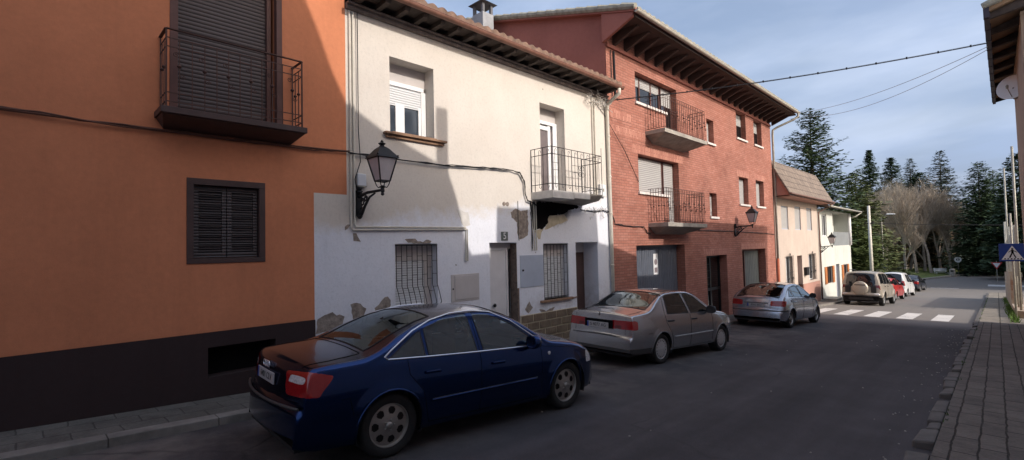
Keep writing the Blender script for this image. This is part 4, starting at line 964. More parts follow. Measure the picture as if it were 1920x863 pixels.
# junction boxes
t = thing('junction_box', 'small pale junction box above the lantern on the white house', 'junction box', (FX, 3.98, 1.2), local=True)
m = MB(); m.box(.0, .07, -.075, .075, -.1, .1); m.build('box', M['whitepaint'], t, bevel=.01); m = MB(); m.box(0, .08, -.08, .08, -.12, -.1); m.build('tray', M['zinc'], t)
t = thing('junction_box', 'white junction box beside the balcony at the brick building corner', 'junction box', (FX, 10.95, 1.5), local=True)
m = MB(); m.box(.0, .09, -.13, .13, -.16, .16); m.build('box', M['whitepaint'], t, bevel=.01); m = MB(); m.box(.09, .095, -.03, .03, -.03, .05); m.build('label_plate', M['zinc'], t)

# ------------------------------------------------------------------ cables
def cable(pts, r, mt, name, label, cat='cable', n=5, group=None, jit=0, strands=1, seed=0):
    m = MB(); rd = random.Random(seed)
    for s in range(strands):
        P_ = []
        for (p, q) in zip(pts, pts[1:]):
            p = Vector(p); q = Vector(q); k = max(2, int((q - p).length / .25))
            for i in range(k): P_.append(p.lerp(q, i / k))
        P_.append(Vector(pts[-1]))
        off = [Vector((rd.uniform(0, jit), rd.uniform(-jit, jit), rd.uniform(-jit, jit))) for _ in P_]
        P_ = [p + o for p, o in zip(P_, off)]; m.tube(P_, r, n)
    return tag(m.build(name, mt), label, cat, group)
cx = FX + .02
cable([(cx + .01, -6, 1.66), (cx + .01, -3, 1.60), (cx + .01, -.16, 1.62), (cx + .01, .48, 1.60), (cx + .01, 1.21, 1.60), (cx + .01, 2.9, 1.60), (cx + .01, 3.76, 1.63)], .010, M['cablebrown'], 'wall_cable', 'painted bundle of cables running under the orange house balcony', strands=4, jit=.022, seed=2)
cable([(cx + .02, 3.76, 1.63), (cx + .02, 4.64, 1.63), (cx + .02, 5.6, 1.62), (cx + .02, 6.7, 1.68), (cx + .02, 7.55, 1.71), (cx + .02, 7.78, 1.68), (cx + .02, 7.92, 1.50), (cx + .02, 7.93, 1.22), (cx + .02, 8.0, 1.07), (cx + .02, 8.2, 1.03), (cx + .02, 8.3, .98)], .009, M['cable'], 'wall_cable', 'black bundle of cables along the white house down to the balcony', strands=4, jit=.018, seed=4)
cable([(cx + .03, 3.93, 4.0), (cx + .03, 3.93, 2.0), (cx + .03, 3.96, 1.5), (cx + .03, 3.86, 1.2), (cx + .03, 3.90, 1.02), (cx + .03, 4.0, 1.0)], .008, M['cable'], 'wall_cable', 'single black wire dropping from the eaves to the lantern on the white house')
cable([(cx, 8.16, 1.0), (cx, 8.16, .0)], .010, M['cable'], 'wall_cable', 'black wire beside the sooty painted shade under the white balcony', strands=2, jit=.01, seed=5)
cable([(cx, 7.72, 1.05), (cx, 7.72, .25), (cx, 7.73, .18)], .006, M['cable'], 'wall_cable', 'thin black wire left of the bare render patch by door five')
cable([(cx, 10.7, 3.9), (cx, 11.2, 3.6), (cx + .06, 12.1, 2.7), (cx, 12.9, 1.9)], .008, M['cable'], 'wall_cable', 'thin wire slanting down across the brick beside the downpipe', seed=6)
cable([(cx, 10.0, .95), (cx, 10.6, .93), (cx, 11.0, .98), (cx + .02, 11.3, .92), (cx, 11.45, .85), (cx, 11.55, .62), (cx, 12.3, .58), (cx, 13.1, .55), (cx, 13.3, .40), (cx, 13.5, .36)], .010, M['cable'], 'wall_cable', 'black cable looping from the white house to the lower brick balcony', strands=2, jit=.02, seed=7)
cable([(cx, 16.2, .52), (cx, 18.5, .50), (cx, 20.2, .50), (cx, 23.0, .45), (cx, 25.2, .40)], .012, M['cable'], 'wall_cable', 'black cable running behind the lantern on the brick facade', strands=2, jit=.01, seed=8)
rd = random.Random(9); m = MB()
for k in range(46):
    y = 10.3 + rd.random() * 1.0; z = 3.95 + rd.uniform(-.16, .10); m.tube([(FX + .03 + rd.uniform(0, .12), y, z), (FX + .05 + rd.uniform(0, .15), y + rd.uniform(-.12, .12), z + rd.uniform(-.12, .1)), (FX + .03 + rd.uniform(0, .1), y + rd.uniform(-.1, .2), z + rd.uniform(-.15, .1))], .006, 4)
tag(m.build('cable_tangle', M['concrete_white']), 'tangle of pale wires under the eaves at the right corner of the white house', 'cables'); m = MB()
for k in range(22):
    y = 10.2 + rd.random() * 1.1; z = .95 + rd.uniform(-.14, .14); m.tube([(FX + .03, y, z), (FX + .05 + rd.uniform(0, .05), y + rd.uniform(-.12, .12), z + rd.uniform(-.12, .1)), (FX + .03, y + rd.uniform(-.1, .2), z + rd.uniform(-.15, .1))], .006, 4)
tag(m.build('cable_tangle', M['concrete_white']), 'tangle of pale wires below the junction box beside the white balcony', 'cables')
def sagline(a, b, sag, n=28):
    a = Vector(a); b = Vector(b); return [a.lerp(b, i / n) - Vector((0, 0, sag * 4 * (i / n) * (1 - i / n))) for i in range(n + 1)]
m = MB(); P_ = sagline((-7.38, 11.25, 3.98), (.07, 14.95, 4.28), .12); m.tube(P_, .011, 6); m.tube([p + Vector((0, 0, .018)) for p in P_], .004, 4)
for i, p in enumerate(P_[1:-1:2]): m.box(p.x - .014, p.x + .014, p.y - .014, p.y + .014, p.z - .014, p.z + .035)
tag(m.build('overhead_cable', M['cable']), 'thick clipped overhead cable crossing the street from the white house to the right eave', 'cable')
for i, (a, b2, s, lb) in enumerate((((-6.2, 25.4, 6.0), (.07, 15.3, 4.30), .25, 'upper thin overhead wire from the brick eave to the right house'), ((-6.22, 25.8, 5.9), (.07, 15.6, 4.32), .45, 'lower thin overhead wire from the brick gutter to the right house'))):
    m = MB(); m.tube(sagline(a, b2, s), .007, 4); tag(m.build('overhead_wire', M['zinc']), lb, 'cable')
m = MB(); m.tube(sagline((-8.15, 55, 1.6), (40, 70, 2.4), 1.2), .02, 4); tag(m.build('overhead_wire', M['cable']), 'dark wire leaving the far utility pole in front of the bare trees', 'cable')

# ------------------------------------------------------------------ satellite dish
t = thing('satellite_dish', 'round white satellite dish below the right-hand eave', 'satellite dish', (.72, 20.2, 4.05), local=True)
ax_ = Vector((-.45, -1, .25)).normalized(); q = ax_.to_track_quat('Z', 'Y'); m = MB(); c0 = Vector((-.17, -.12, .28)); prof = [(0, -.06), (.10, -.056), (.19, -.043), (.29, -.02), (.36, 0), (.366, .005), (.355, .002), (.24, -.026), (0, -.052)]
vs = []; nn = 32
for r, h in prof:
    for j in range(nn): a = 2 * pi * j / nn; vs.append(c0 + q @ Vector((r * cos(a), r * sin(a), h)))
m.add(vs, [(i * nn + j, i * nn + (j + 1) % nn, (i + 1) * nn + (j + 1) % nn, (i + 1) * nn + j) for i in range(len(prof) - 1) for j in range(nn)]); m.build('dish', mat('white_enamel', (.80, .80, .78), .4, .08, 4), t, smooth=True)
m = MB(); m.tube([(0, .0, 0), (-.14, 0, -.06), (-.2, -.02, 0), tuple(c0 + ax_ * -.05)], .022, 7); m.tube([tuple(c0 + q @ Vector((0, -.3, 0))), tuple(c0 + q @ Vector((0, -.12, .26)))], .012, 6); m.box(-.03, 0, -.08, .08, -.1, .1)
m.build('mount', M['zinc'], t); m = MB(); e = c0 + q @ Vector((0, -.10, .27)); m.lathe([(.03, -.05), (.035, .03), (.02, .06)], 10, tuple(e)); m.build('receiver', M['zinc'], t)

# ------------------------------------------------------------------ crossing sign
t = thing('road_sign', 'square blue pedestrian crossing sign on a steel pole by the right wall', 'road sign', (.44, 26.2, G(26.2) + .1), local=True)
gz0 = G(26.2) + .1
m = MB(); m.lathe([(.032, 0), (.032, .9 - gz0), (.0, .905 - gz0)], 12, (0, 0, 0)); m.build('pole', M['zinc'], t, smooth=True)
zc = -.57 - gz0; hw, hh = .36, .33; m = MB(); y0 = -.05
m.box(-hw, hw, y0, y0 + .012, zc - hh, zc + hh); 
for s in (-1, 1): m.box(-hw, hw, y0 + .012, y0 + .03, zc + s * .18 - .02, zc + s * .18 + .02)
PNL = m.build('panel', [mat('blue_sign_face', (.012, .045, .24), .4)], t, bevel=.01)
m = MB(); yy = y0 - .003
m.add([(-.30, yy, zc - .27), (.30, yy, zc - .27), (0, yy, zc + .26)], [(0, 1, 2)]); m.add([(-.30, yy + .002, zc - .27), (.30, yy + .002, zc - .27), (0, yy + .002, zc + .26)], [(0, 2, 1)]); m.build('triangle', M['whitepaint'], PNL)
m = MB(); y3 = yy - .003
def flat(pts): m.prismy([(x, zc + z) for x, z in pts], y3, y3 + .002)
m.lathe([(.03, y3), (.03, y3 + .002)], 14, (.0, 0, zc + .135), 'y')
flat([(-.03, .10), (.03, .10), (.035, -.03), (-.03, -.03)]); flat([(-.03, -.02), (.01, -.02), (-.06, -.20), (-.10, -.19)]); flat([(.0, -.02), (.035, -.03), (.10, -.19), (.065, -.20)]); flat([(.02, .09), (.03, .06), (.11, -.0), (.12, .02)]); flat([(-.02, .09), (-.03, .06), (-.10, .0), (-.11, .02)])
for i in range(6): x = -.23 + i * .085; flat([(x, -.255), (x + .045, -.255), (x + .05, -.215), (x + .01, -.215)])
m.build('pedestrian_symbol', M['black'], PNL)
# far signs
t = thing('road_sign', 'round white sign on a thin post at the far grass verge', 'road sign', (-3.5, 84.8, -4.7), local=True)
m = MB(); m.lathe([(.035, 0), (.035, 2.4)], 8); m.build('pole', M['zinc'], t); m = MB(); m.lathe([(.36, -.06), (.36, -.04)], 24, (0, 0, 2.0), 'y'); Pn = m.build('panel', M['whitepaint'], t)
m = MB(); m.lathe([(.17, -.063), (.17, -.061)], 18, (0, 0, 2.0), 'y'); R_ = m.build('symbol', M['black'], Pn); m = MB(); m.box(-.05, .05, -.068, -.066, 1.86, 2.14); m.build('stripe', M['whitepaint'], R_)
t = thing('road_sign', 'inverted triangular sign at the far end of the right wall', 'road sign', (.0, 74, -4.7), local=True)
m = MB(); m.lathe([(.035, 0), (.035, 2.2)], 8); m.build('pole', M['zinc'], t)
m = MB(); m.prismy([(-.45, 2.05), (.45, 2.05), (0, 1.3)], -.06, -.045); Pn = m.build('panel', mat('red_sign_border', (.5, .03, .03), .5), t); m = MB(); m.prismy([(-.30, 1.97), (.30, 1.97), (0, 1.46)], -.064, -.062); m.build('field', M['whitepaint'], Pn)
# utility pole and far street lamp
t = thing('utility_pole', 'pale concrete utility pole behind the parked off-roader', 'utility pole', (-8.15, 55, G(55)), local=True)
m = MB(); m.lathe([(.16, 0), (.11, 3.2 - G(55))], 10); m.build('pole', M['pipecream'], t, smooth=True); m = MB(); m.bar((-.3, -.05, 6.1), (.3, -.05, 6.1), .08); m.tube([(-.3, 0, 6.1), (-.3, 0, 6.3)], .04, 6); m.tube([(.3, 0, 6.1), (.3, 0, 6.3)], .04, 6); m.build('crossarm', M['wood'], t)
t = thing('street_lamp', 'tall steel street lamp beyond the utility pole', 'street lamp', (-8.58, 65, G(65)), local=True)
m = MB(); m.tube([(0, 0, 0), (0, 0, 3.5), (.02, 0, 7.2)], [.10, .08, .055], 9); m.tube([(.02, 0, 7.2), (.3, 0, 7.38), (.6, 0, 7.42)], .035, 7); m.build('pole', M['zinc'], t, smooth=True)
m = MB(); m.hexa([(.45, -.16, 7.38), (1.25, -.12, 7.40), (1.25, .12, 7.40), (.45, .16, 7.38), (.5, -.12, 7.56), (1.15, -.08, 7.5), (1.15, .08, 7.5), (.5, .12, 7.56)]); m.build('lamp_head', M['whitepaint'], t, bevel=.03)
m = MB(); m.lathe([(.30, -.13), (.30, -.11)], 20, (.1, 0, 1.95), 'y'); m.build('round_sign', mat('pale_blue_sign', (.25, .32, .55), .5), t)
# right-hand boundary wall and its tall posts
t = thing('boundary_wall', 'stained boundary wall along the far end of the right pavement', 'wall', (.45, 27, G(27)))
m = MB()
for a, b_ in zip(yr(27.2, 47.2, 2), yr(27.2, 47.2, 2)[1:]):
    xA, xB = .46 - (a - 27) * .005, .46 - (b_ - 27) * .005; hA = hB = (.38 if a < 31.5 else 1.9)
    m.hexa([(xA, a, G(a) - .2), (.8, a, G(a) - .2), (.8, b_, G(b_) - .2), (xB, b_, G(b_) - .2), (xA, a, G(a) + hA), (.8, a, G(a) + hA), (.8, b_, G(b_) + hB), (xB, b_, G(b_) + hB)])
def stained():
    b = NB('stained_wall'); b.col(b.ramp(b.noise(1.2, 6, .7), [(.35, (.26, .13, .08)), (.5, (.38, .30, .22)), (.68, (.45, .41, .34))])); b.rough(.95); b.bump(b.noise(12, 5), .5, .02); return b.mat
m.build('wall', stained(), t)
fence_hs = [(27.9, 6.9), (30.2, 3.9), (32.6, 4.2), (34.9, 3.9), (37.3, 4.3), (40.2, 7.9), (43.0, 5.0), (46.0, 5.2)]
t = thing('fence', 'tall mesh fence on bare steel posts above the stained wall', 'fence', (.6, 27, G(27)))
for y, h_ in fence_hs:
    x = .62 - (y - 27) * .008; m = MB(); m.tube([(x, y, G(y) + .1), (x + (.02 if h_ > 6 else 0), y, G(y) + h_)], .040 if h_ > 6 else .030, 9); m.build('post', M['zinc'], t, smooth=True)
m = MB()
y = 27.9
while y < 46:
    x = .62 - (y - 27) * .008; m.bar((x, y, G(y) + 1.7), (x, y, G(y) + 3.8), .006); y += .22
for k in range(9): m.bar((.615, 27.9, G(27.9) + 1.8 + k * .25), (.47, 46, G(46) + 1.8 + k * .25), .006)
m.build('mesh', M['zinc'], t)
# timber rail fence at the park edge, bench and bin
t = thing('rail_fence', 'two rail timber fence along the park edge below the trees', 'fence', (-8.7, 92, -4.7))
fp = [(-14.5, 80.5), (-12.3, 85), (-8.7, 92), (-4.9, 108)]
m = MB()
for (a, b_), (c, d) in zip(fp, fp[1:]):
    for z in (-3.70, -4.15): m.bar((a, b_, z), (c, d, z), .09, .14)
m.build('rail', M['woodpale'], t)
for (a, b_), (c, d) in zip(fp, fp[1:]):
    L_ = sqrt((c - a) ** 2 + (d - b_) ** 2); k = max(1, int(L_ / 2.4))
    for i in range(k): u = i / k; m = MB(); m.lathe([(.08, -4.75), (.08, -3.55), (.03, -3.5)], 8, (a + (c - a) * u, b_ + (d - b_) * u, 0)); m.build('post', M['woodpale'], t)
t = thing('bench', 'small white bench on the far grass verge', 'bench', (-5.1, 84, -4.7), (0, 0, .5), local=True)
m = MB()
for k in range(4): m.box(-.75, .75, -.2 + k * .11, -.11 + k * .11, .42, .45)
m.build('seat', M['whitepaint'], t); m = MB()
for k in range(3): m.box(-.75, .75, .26 + k * .03, .28 + k * .03, .55 + k * .13, .64 + k * .13)
m.build('backrest', M['whitepaint'], t)
for s in (-1, 1): m = MB(); m.bar((s * .6, -.18, 0), (s * .6, -.18, .42), .05); m.bar((s * .6, .22, 0), (s * .6, .36, .95), .05); m.build('leg', M['whitepaint'], t)
t = thing('litter_bin', 'round topped concrete litter bin beside the white bench', 'bin', (-3.95, 81.5, -4.7), local=True)
m = MB(); m.lathe([(.25, 0), (.28, .1), (.28, .85), (.22, .95), (0, 1.0)], 14); m.build('body', M['concrete'], t, smooth=False); m = MB(); m.box(-.14, .14, -.30, -.25, .62, .78); m.build('slot', M['black'], t)
# gas bottle / dark box by the grey house wall: weathered concrete block
t = thing('stone_step', 'dark weathered stone step at the foot of the grey house', 'step', (-6.95, 34.3, G(34.3)), local=True)
m = MB(); m.box(-.45, .25, -.6, .9, -.1, .22); m.build('step', M['concrete'], t, bevel=.03)

# ------------------------------------------------------------------ vegetation
def leafclump(mb, p, s, rd, flat_=.4, k=3, el=2.2):
    for _ in range(k):
        a = rd.uniform(0, 2 * pi); u = Vector((cos(a), sin(a), rd.uniform(-flat_, flat_))).normalized(); v = u.cross(Vector((rd.uniform(-.6, .6), rd.uniform(-.6, .6), 1))).normalized()
        c = p + Vector((rd.uniform(-s, s), rd.uniform(-s, s), rd.uniform(-s, s) * .6)) * .7; l = s * rd.uniform(.7, 1.3); w_ = l / el
        mb.add([c - u * l * .5 - v * w_ * .5, c + u * l * .6, c - u * l * .4 + v * w_ * .6], [(0, 1, 2)])
def conifer(label, x, y, top, rad, mt, seed, style='fir', base=None, name='conifer', bare=.06, pw=1.0, dens=1.0, group='tall conifers behind the street'):
    rd = random.Random(seed); g = G(y) if base is None else base; H = top - g; t = thing(name, label, 'tree', (x, y, g), None, group, local=True)
    m = MB(); m.tube([(0, 0, -.1), (rd.uniform(-.1, .1), 0, H * .5), (0, 0, H * .985)], [H * .014 + .05, H * .008 + .03, .015], 8); m.build('trunk', M['bark'], t, smooth=True)
    m = MB(); br = MB(); z = H * bare; step = (.34 if style != 'cedar' else .46) / dens
    while z < H * .99:
        f = (z - H * bare) / (H * (1 - bare)); L0 = rad * (1 - f) ** pw + .12
        if style == 'cedar': L0 = rad * (1 - f) ** .72 * (0.62 + .5 * rd.random()) + .2
        nb = 7 if style == 'cedar' else (10 if style == 'dense' else 8)
        for b_ in range(nb):
            a = rd.uniform(0, 2 * pi); L1 = L0 * rd.uniform(.72, 1.1) if style != 'dense' else L0 * rd.uniform(.88, 1.04)
            if rd.random() < (.10 if style == 'fir' else .04): L1 *= 1.22
            d = Vector((cos(a), sin(a), 0)); rise = {'fir': -.10, 'dense': .15, 'cedar': .10, 'droop': -.30}[style]
            def pt(u):
                if style == 'cedar': zz = L1 * (.10 * u + .22 * u * u)
                elif style == 'droop': zz = L1 * (-.35 * u + .15 * u * u)
                else: zz = L1 * (rise * u + (.12 * u * u if style == 'fir' else 0))
                return Vector((0, 0, z)) + d * L1 * u + Vector((0, 0, zz))
            if L1 > .8 and style in ('cedar', 'fir'): br.tube([pt(0), pt(.5), pt(.95)], [.035 + L1 * .006, .025, .008], 3, caps=False)
            st = .27 if style != 'cedar' else .26; n_ = max(2, int(L1 / st))
            for i in range(1 if style != 'dense' else int(n_ * .4), n_ + 1):
                u = i / n_; wsp = L1 * .22 * (1.1 - u) + .10
                if style == 'cedar' and rd.random() < .10: continue
                side = Vector((-d.y, d.x, 0)); p = pt(u) + side * rd.uniform(-wsp, wsp)
                if style == 'droop': p.z -= rd.random() * .25
                leafclump(m, p, {'cedar': .62, 'fir': .52, 'dense': .58, 'droop': .58}[style] * (.6 + .6 * (1 - f)), rd, .14 if style == 'cedar' else .35, 3, 2.6 if style != 'dense' else 1.9)
        z += step * (.7 + .6 * (1 - f) * H / 20) * rd.uniform(.8, 1.2)
    if br.v: br.build('limb', M['bark'], t)
    m.build('crown', mt, t, norm=False); return t
conifer('large tiered cedar rising behind the pink house roof', -14.1, 62, 14.9, 7.4, M['fern'], 1, 'cedar', dens=1.25, bare=.08)
conifer('olive green spruce to the right of the large cedar', -10.9, 66, 8.0, 5.0, M['fern3'], 2, 'droop', pw=.7, dens=1.2)
conifer('olive green bushy conifer low behind the grey house', -9.9, 60, 2.6, 3.4, M['greenbush'], 12, 'droop', pw=.6, dens=1.2)
conifer('narrow dense dark conifer with a sharp tip, leftmost of the distant row', -14.4, 100, 15.2, 4.6, M['fern2'], 3, 'dense', pw=.95)
conifer('blunt dark conifer, second of the distant row', -12.0, 104, 14.0, 4.0, M['fern2'], 4, 'dense', pw=.68)
conifer('small pale topped conifer, third of the distant row', -9.9, 108, 14.2, 3.8, M['fern4'], 5, 'fir', pw=.75)
conifer('rounded dark conifer between the small pale one and the open fir', -8.6, 106, 11.2, 4.6, M['fern2'], 6, 'dense', pw=.55)
conifer('open branched fir with visible tiers, right of the bare trees', -5.25, 95, 13.2, 6.2, M['fern4'], 7, 'fir', pw=.9, dens=.85)
conifer('tall shaggy dark spruce left of the right wall', -1.15, 86, 10.0, 3.6, M['fern2'], 8, 'droop', pw=.55, dens=1.2)
conifer('broad dark spruce beside the shaggy one, right of the round sign', .15, 88, 8.9, 3.4, M['fern'], 9, 'droop', pw=.5, dens=1.2)
conifer('near black conifer behind the steel posts', 2.2, 78, 9.4, 3.2, M['fern2'], 10, 'dense', pw=.5)
conifer('dark conifer at the right edge behind the fence', 4.6, 74, 8.6, 3.0, M['fern2'], 11, 'dense', pw=.5)
def bare_tree(label, x, y, top, seed, mt, spread=.42):
    rd = random.Random(seed); g = G(y); H = top - g; t = thing('bare_tree', label, 'tree', (x, y, g), None, 'leafless trees in the park', local=True)
    tr = MB(); m = MB()
    def grow(p, d, l, r, dep):
        n_ = 3; pts = [p]; rs = [r]; q = p.copy(); dd = d.copy()
        for i in range(n_):
            dd = (dd + Vector((rd.uniform(-.16, .16), rd.uniform(-.16, .16), rd.uniform(-.05, .14)))).normalized(); q = q + dd * l / n_; pts.append(q.copy()); rs.append(r * (1 - .45 * (i + 1) / n_))
        (tr if dep == 0 else m).tube(pts, rs, 6 if dep == 0 else 3, caps=False)
        if dep >= 5: return
        kids = [3, 5, 5, 4, 3][dep]
        for _ in range(kids):
            u = rd.uniform(.35, 1.0); i = min(n_ - 1, int(u * n_)); b0 = pts[i].lerp(pts[i + 1], u * n_ - i); a = rd.uniform(0, 2 * pi); s_ = spread * rd.uniform(.6, 1.5)
            nd = (dd + Vector((cos(a) * s_, sin(a) * s_, .12))).normalized(); grow(b0, nd, l * rd.uniform(.55, .78), max(.015, rs[i] * rd.uniform(.5, .68)), dep + 1)
        grow(q, (dd + Vector((rd.uniform(-.1, .1), rd.uniform(-.1, .1), .2))).normalized(), l * .72, rs[-1], dep + 1)
    grow(Vector((0, 0, 0)), Vector((0, 0, 1)), H * .34, H * .014 + .03, 0)
    tr.build('trunk', M['bark_pale'], t, smooth=True); m.build('crown', mt, t, norm=False); return t
BT = [(-.050, 88, 6.6), (-.128, 82, 6.4), (-.104, 80, 7.0), (-.136, 90, 7.6), (-.122, 88, 8.2), (-.109, 86, 8.6), (-.098, 89, 9.3), (-.090, 84, 8.2), (-.080, 88, 8.7), (-.072, 85, 8.2), (-.062, 90, 7.4), (-.118, 96, 9.4), (-.085, 97, 9.6)]
WORD = ['short leafless tree beside the shaggy dark spruce', 'low leafless tree right behind the far street lamp', 'low leafless tree in front of the forked pale one', 'leftmost leafless tree beside the olive spruce', 'leafless tree just right of the far street lamp', 'leafless tree with a forked pale trunk under the sharp dark conifer', 'tallest front leafless tree in the middle of the park', 'leafless tree right of the tallest bare one', 'leafless tree under the rounded dark conifer', 'leafless tree left of the open fir', 'rightmost leafless tree in front of the open fir', 'leafless tree in the back row behind the street lamp', 'leafless tree in the back row below the pale conifer']
for i, (rx_, y, top) in enumerate(BT): bare_tree(WORD[i], rx_ * y, y, top, 40 + i, M['twig'], .42)
def mass(name, label, x0, x1, y0, y1, h, mt, n, seed, s=.55, kind='stuff', wav=.35):
    rd = random.Random(seed); m = MB()
    for i in range(n):
        x = rd.uniform(x0, x1); y = rd.uniform(y0, y1); hh_ = h * (1 - wav + wav * (noise_.noise(Vector((x * .35, y * .2, seed))) + 1)); z = G(y) + rd.random() ** .6 * hh_
        leafclump(m, Vector((x, y, z)), s * rd.uniform(.6, 1.4), rd, .9, 2, 1.7)
    o = m.build(name, mt, norm=False); o['kind'] = kind; o['label'] = label; return o
from mathutils import noise as noise_
mass('hedge', 'dark dense undergrowth below the bare trees', -11.5, 1, 97, 101, 5.2, M['hedge'], 9000, 1)
mass('undergrowth', 'dry brown undergrowth behind the utility pole', -17, -9, 84, 94, 4.2, M['brush'], 5000, 2, .4)
mass('woodland', 'far dark woodland closing the view behind the park', -70, 40, 125, 150, 10.5, M['fern2'], 14000, 3, 1.3)
mass('woodland', 'dark trees beyond the right boundary wall', 3, 14, 62, 84, 7.5, M['hedge'], 7000, 5, .6)
mass('brushwood', 'thin brown scrub standing behind the leafless trees', -15, -4, 92, 99, 8.0, M['brush'], 3800, 6, .35)
# weeds at the foot of the sign and grass in the pavement joints
rd = random.Random(77); m = MB()
for i in range(900):
    y = rd.uniform(24.6, 34) if i < 600 else rd.uniform(34, 47); x = .46 - abs(rd.gauss(0, .10)) - (y - 27) * .004; h_ = rd.uniform(.05, .32) * (1 if y < 28 else .6); a = rd.uniform(0, 2 * pi); z = G(y) + .1
    u = Vector((cos(a), sin(a), 0)) * .02; tip = Vector((x, y, z + h_)) + Vector((rd.uniform(-.1, .1), rd.uniform(-.1, .1), 0)); m.add([Vector((x, y, z)) - u, Vector((x, y, z)) + u, tip], [(0, 1, 2)])
for i in range(500):
    y = rd.uniform(6, 46); x = KR + .17 + rd.gauss(0, .02); h_ = rd.uniform(.01, .05); a = rd.uniform(0, 2 * pi); z = G(y) + .1
    if noise_.noise(Vector((0, y * .8, 3))) < .1 and y < 28: continue
    u = Vector((cos(a), sin(a), 0)) * .008; tip = Vector((x, y, z + h_)) + Vector((rd.uniform(-.02, .02), rd.uniform(-.02, .02), 0)); m.add([Vector((x, y, z)) - u, Vector((x, y, z)) + u, tip], [(0, 1, 2)])
o = m.build('weeds', M['weed'], norm=False); o['kind'] = 'stuff'; o['label'] = 'green weeds along the foot of the right wall and kerb joint'
# ------------------------------------------------------------------ cars
def carpaint(name, c, metal=.6, rough=.32, coat=1.0, dust=.0):
    b = NB(name); n1_ = b.noise(400, 2, .5); cc = b.ramp(n1_, [(.3, mul(c, .92)), (.7, mul(c, 1.08))])
    if dust: cc = b.mix(b.ramp(b.noise(2.5, 6, .65), [(.45, dust * .3), (.75, dust)]), cc, (.30, .26, .22))
    b.col(cc); b.rough(rough); b.b.inputs['Metallic'].default_value = metal; b.b.inputs['Coat Weight'].default_value = coat; b.b.inputs['Coat Roughness'].default_value = .05; return b.mat
M['p_blue'] = carpaint('blue_paint', (.003, .026, .115), 1.0, .22, .6, .0)
M['p_beige'] = carpaint('silver_beige_paint', (.455, .46, .47), .85, .27, 1.0, .06)
M['p_silver'] = carpaint('silver_blue_paint', (.42, .45, .51), .85, .27, 1.0, .06)
M['p_suv'] = carpaint('dusty_gold_paint', (.42, .375, .31), .35, .45, .5, .5)
M['p_red'] = carpaint('red_paint', (.50, .035, .030), 0, .35, .8)
M['p_white'] = carpaint('white_car_paint', (.72, .72, .72), 0, .35, .8)
M['p_dark'] = carpaint('near_black_paint', (.012, .014, .022), .3, .3, 1.0)
M['rubber'] = mat('tyre_rubber', (.014, .014, .014), .85, .25, 20)
M['rimsilver'] = mat('dusty_alloy', (.40, .38, .35), .38, .12, 20, metal=.75)
M['hubcap'] = mat('plastic_wheel_cover', (.42, .42, .42), .45, .1, 20, metal=.2)
M['blackplastic'] = mat('black_plastic', (.016, .016, .017), .6, .2, 30)
M['trimgrey'] = mat('grey_bumper_plastic', (.05, .048, .048), .6, .2, 20)
M['chrome'] = mat('chrome_trim', (.86, .89, .95), .30, .03, 5, metal=1.0)
M['seat'] = mat('dark_seat_fabric', (.030, .032, .035), .9, .2, 30)
M['redlamp'] = mat('red_lamp_lens', (.30, .008, .010), .12, .15, 60, coat=1)
M['darkredlamp'] = mat('dark_red_lamp_lens', (.14, .005, .006), .15, .15, 60, coat=1)
M['clearlamp'] = mat('clear_lamp_lens', (.62, .60, .60), .12, .35, 55, coat=1)
M['plate'] = mat('white_plate', (.40, .39, .39), .4, .04, 5)
M['seam'] = mat('panel_gap', (.004, .004, .004), .9, .1, 5, spec=.1)
def carglass(name, tint):
    b = NB(name); t = b.t; t.nodes.remove(b.b); o = [n for n in t.nodes if n.type == 'OUTPUT_MATERIAL'][0]
    tr = b.n('ShaderNodeBsdfTransparent'); tr.inputs['Color'].default_value = c4(tint); gl = b.n('ShaderNodeBsdfGlossy'); gl.inputs['Roughness'].default_value = .015; gl.inputs['Color'].default_value = (.80, .92, 1.0, 1)
    fr = b.n('ShaderNodeFresnel'); fr.inputs['IOR'].default_value = 2.1; mx_ = b.n('ShaderNodeMixShader'); b.link(fr.outputs[0], mx_.inputs[0]); b.link(tr.outputs[0], mx_.inputs[1]); b.link(gl.outputs[0], mx_.inputs[2]); b.link(mx_.outputs[0], o.inputs['Surface']); return b.mat
M['carglass'] = carglass('tinted_car_glass', (.30, .37, .36)); M['farglass'] = glass_opaque('far_car_glass', (.012, .014, .018), .04)

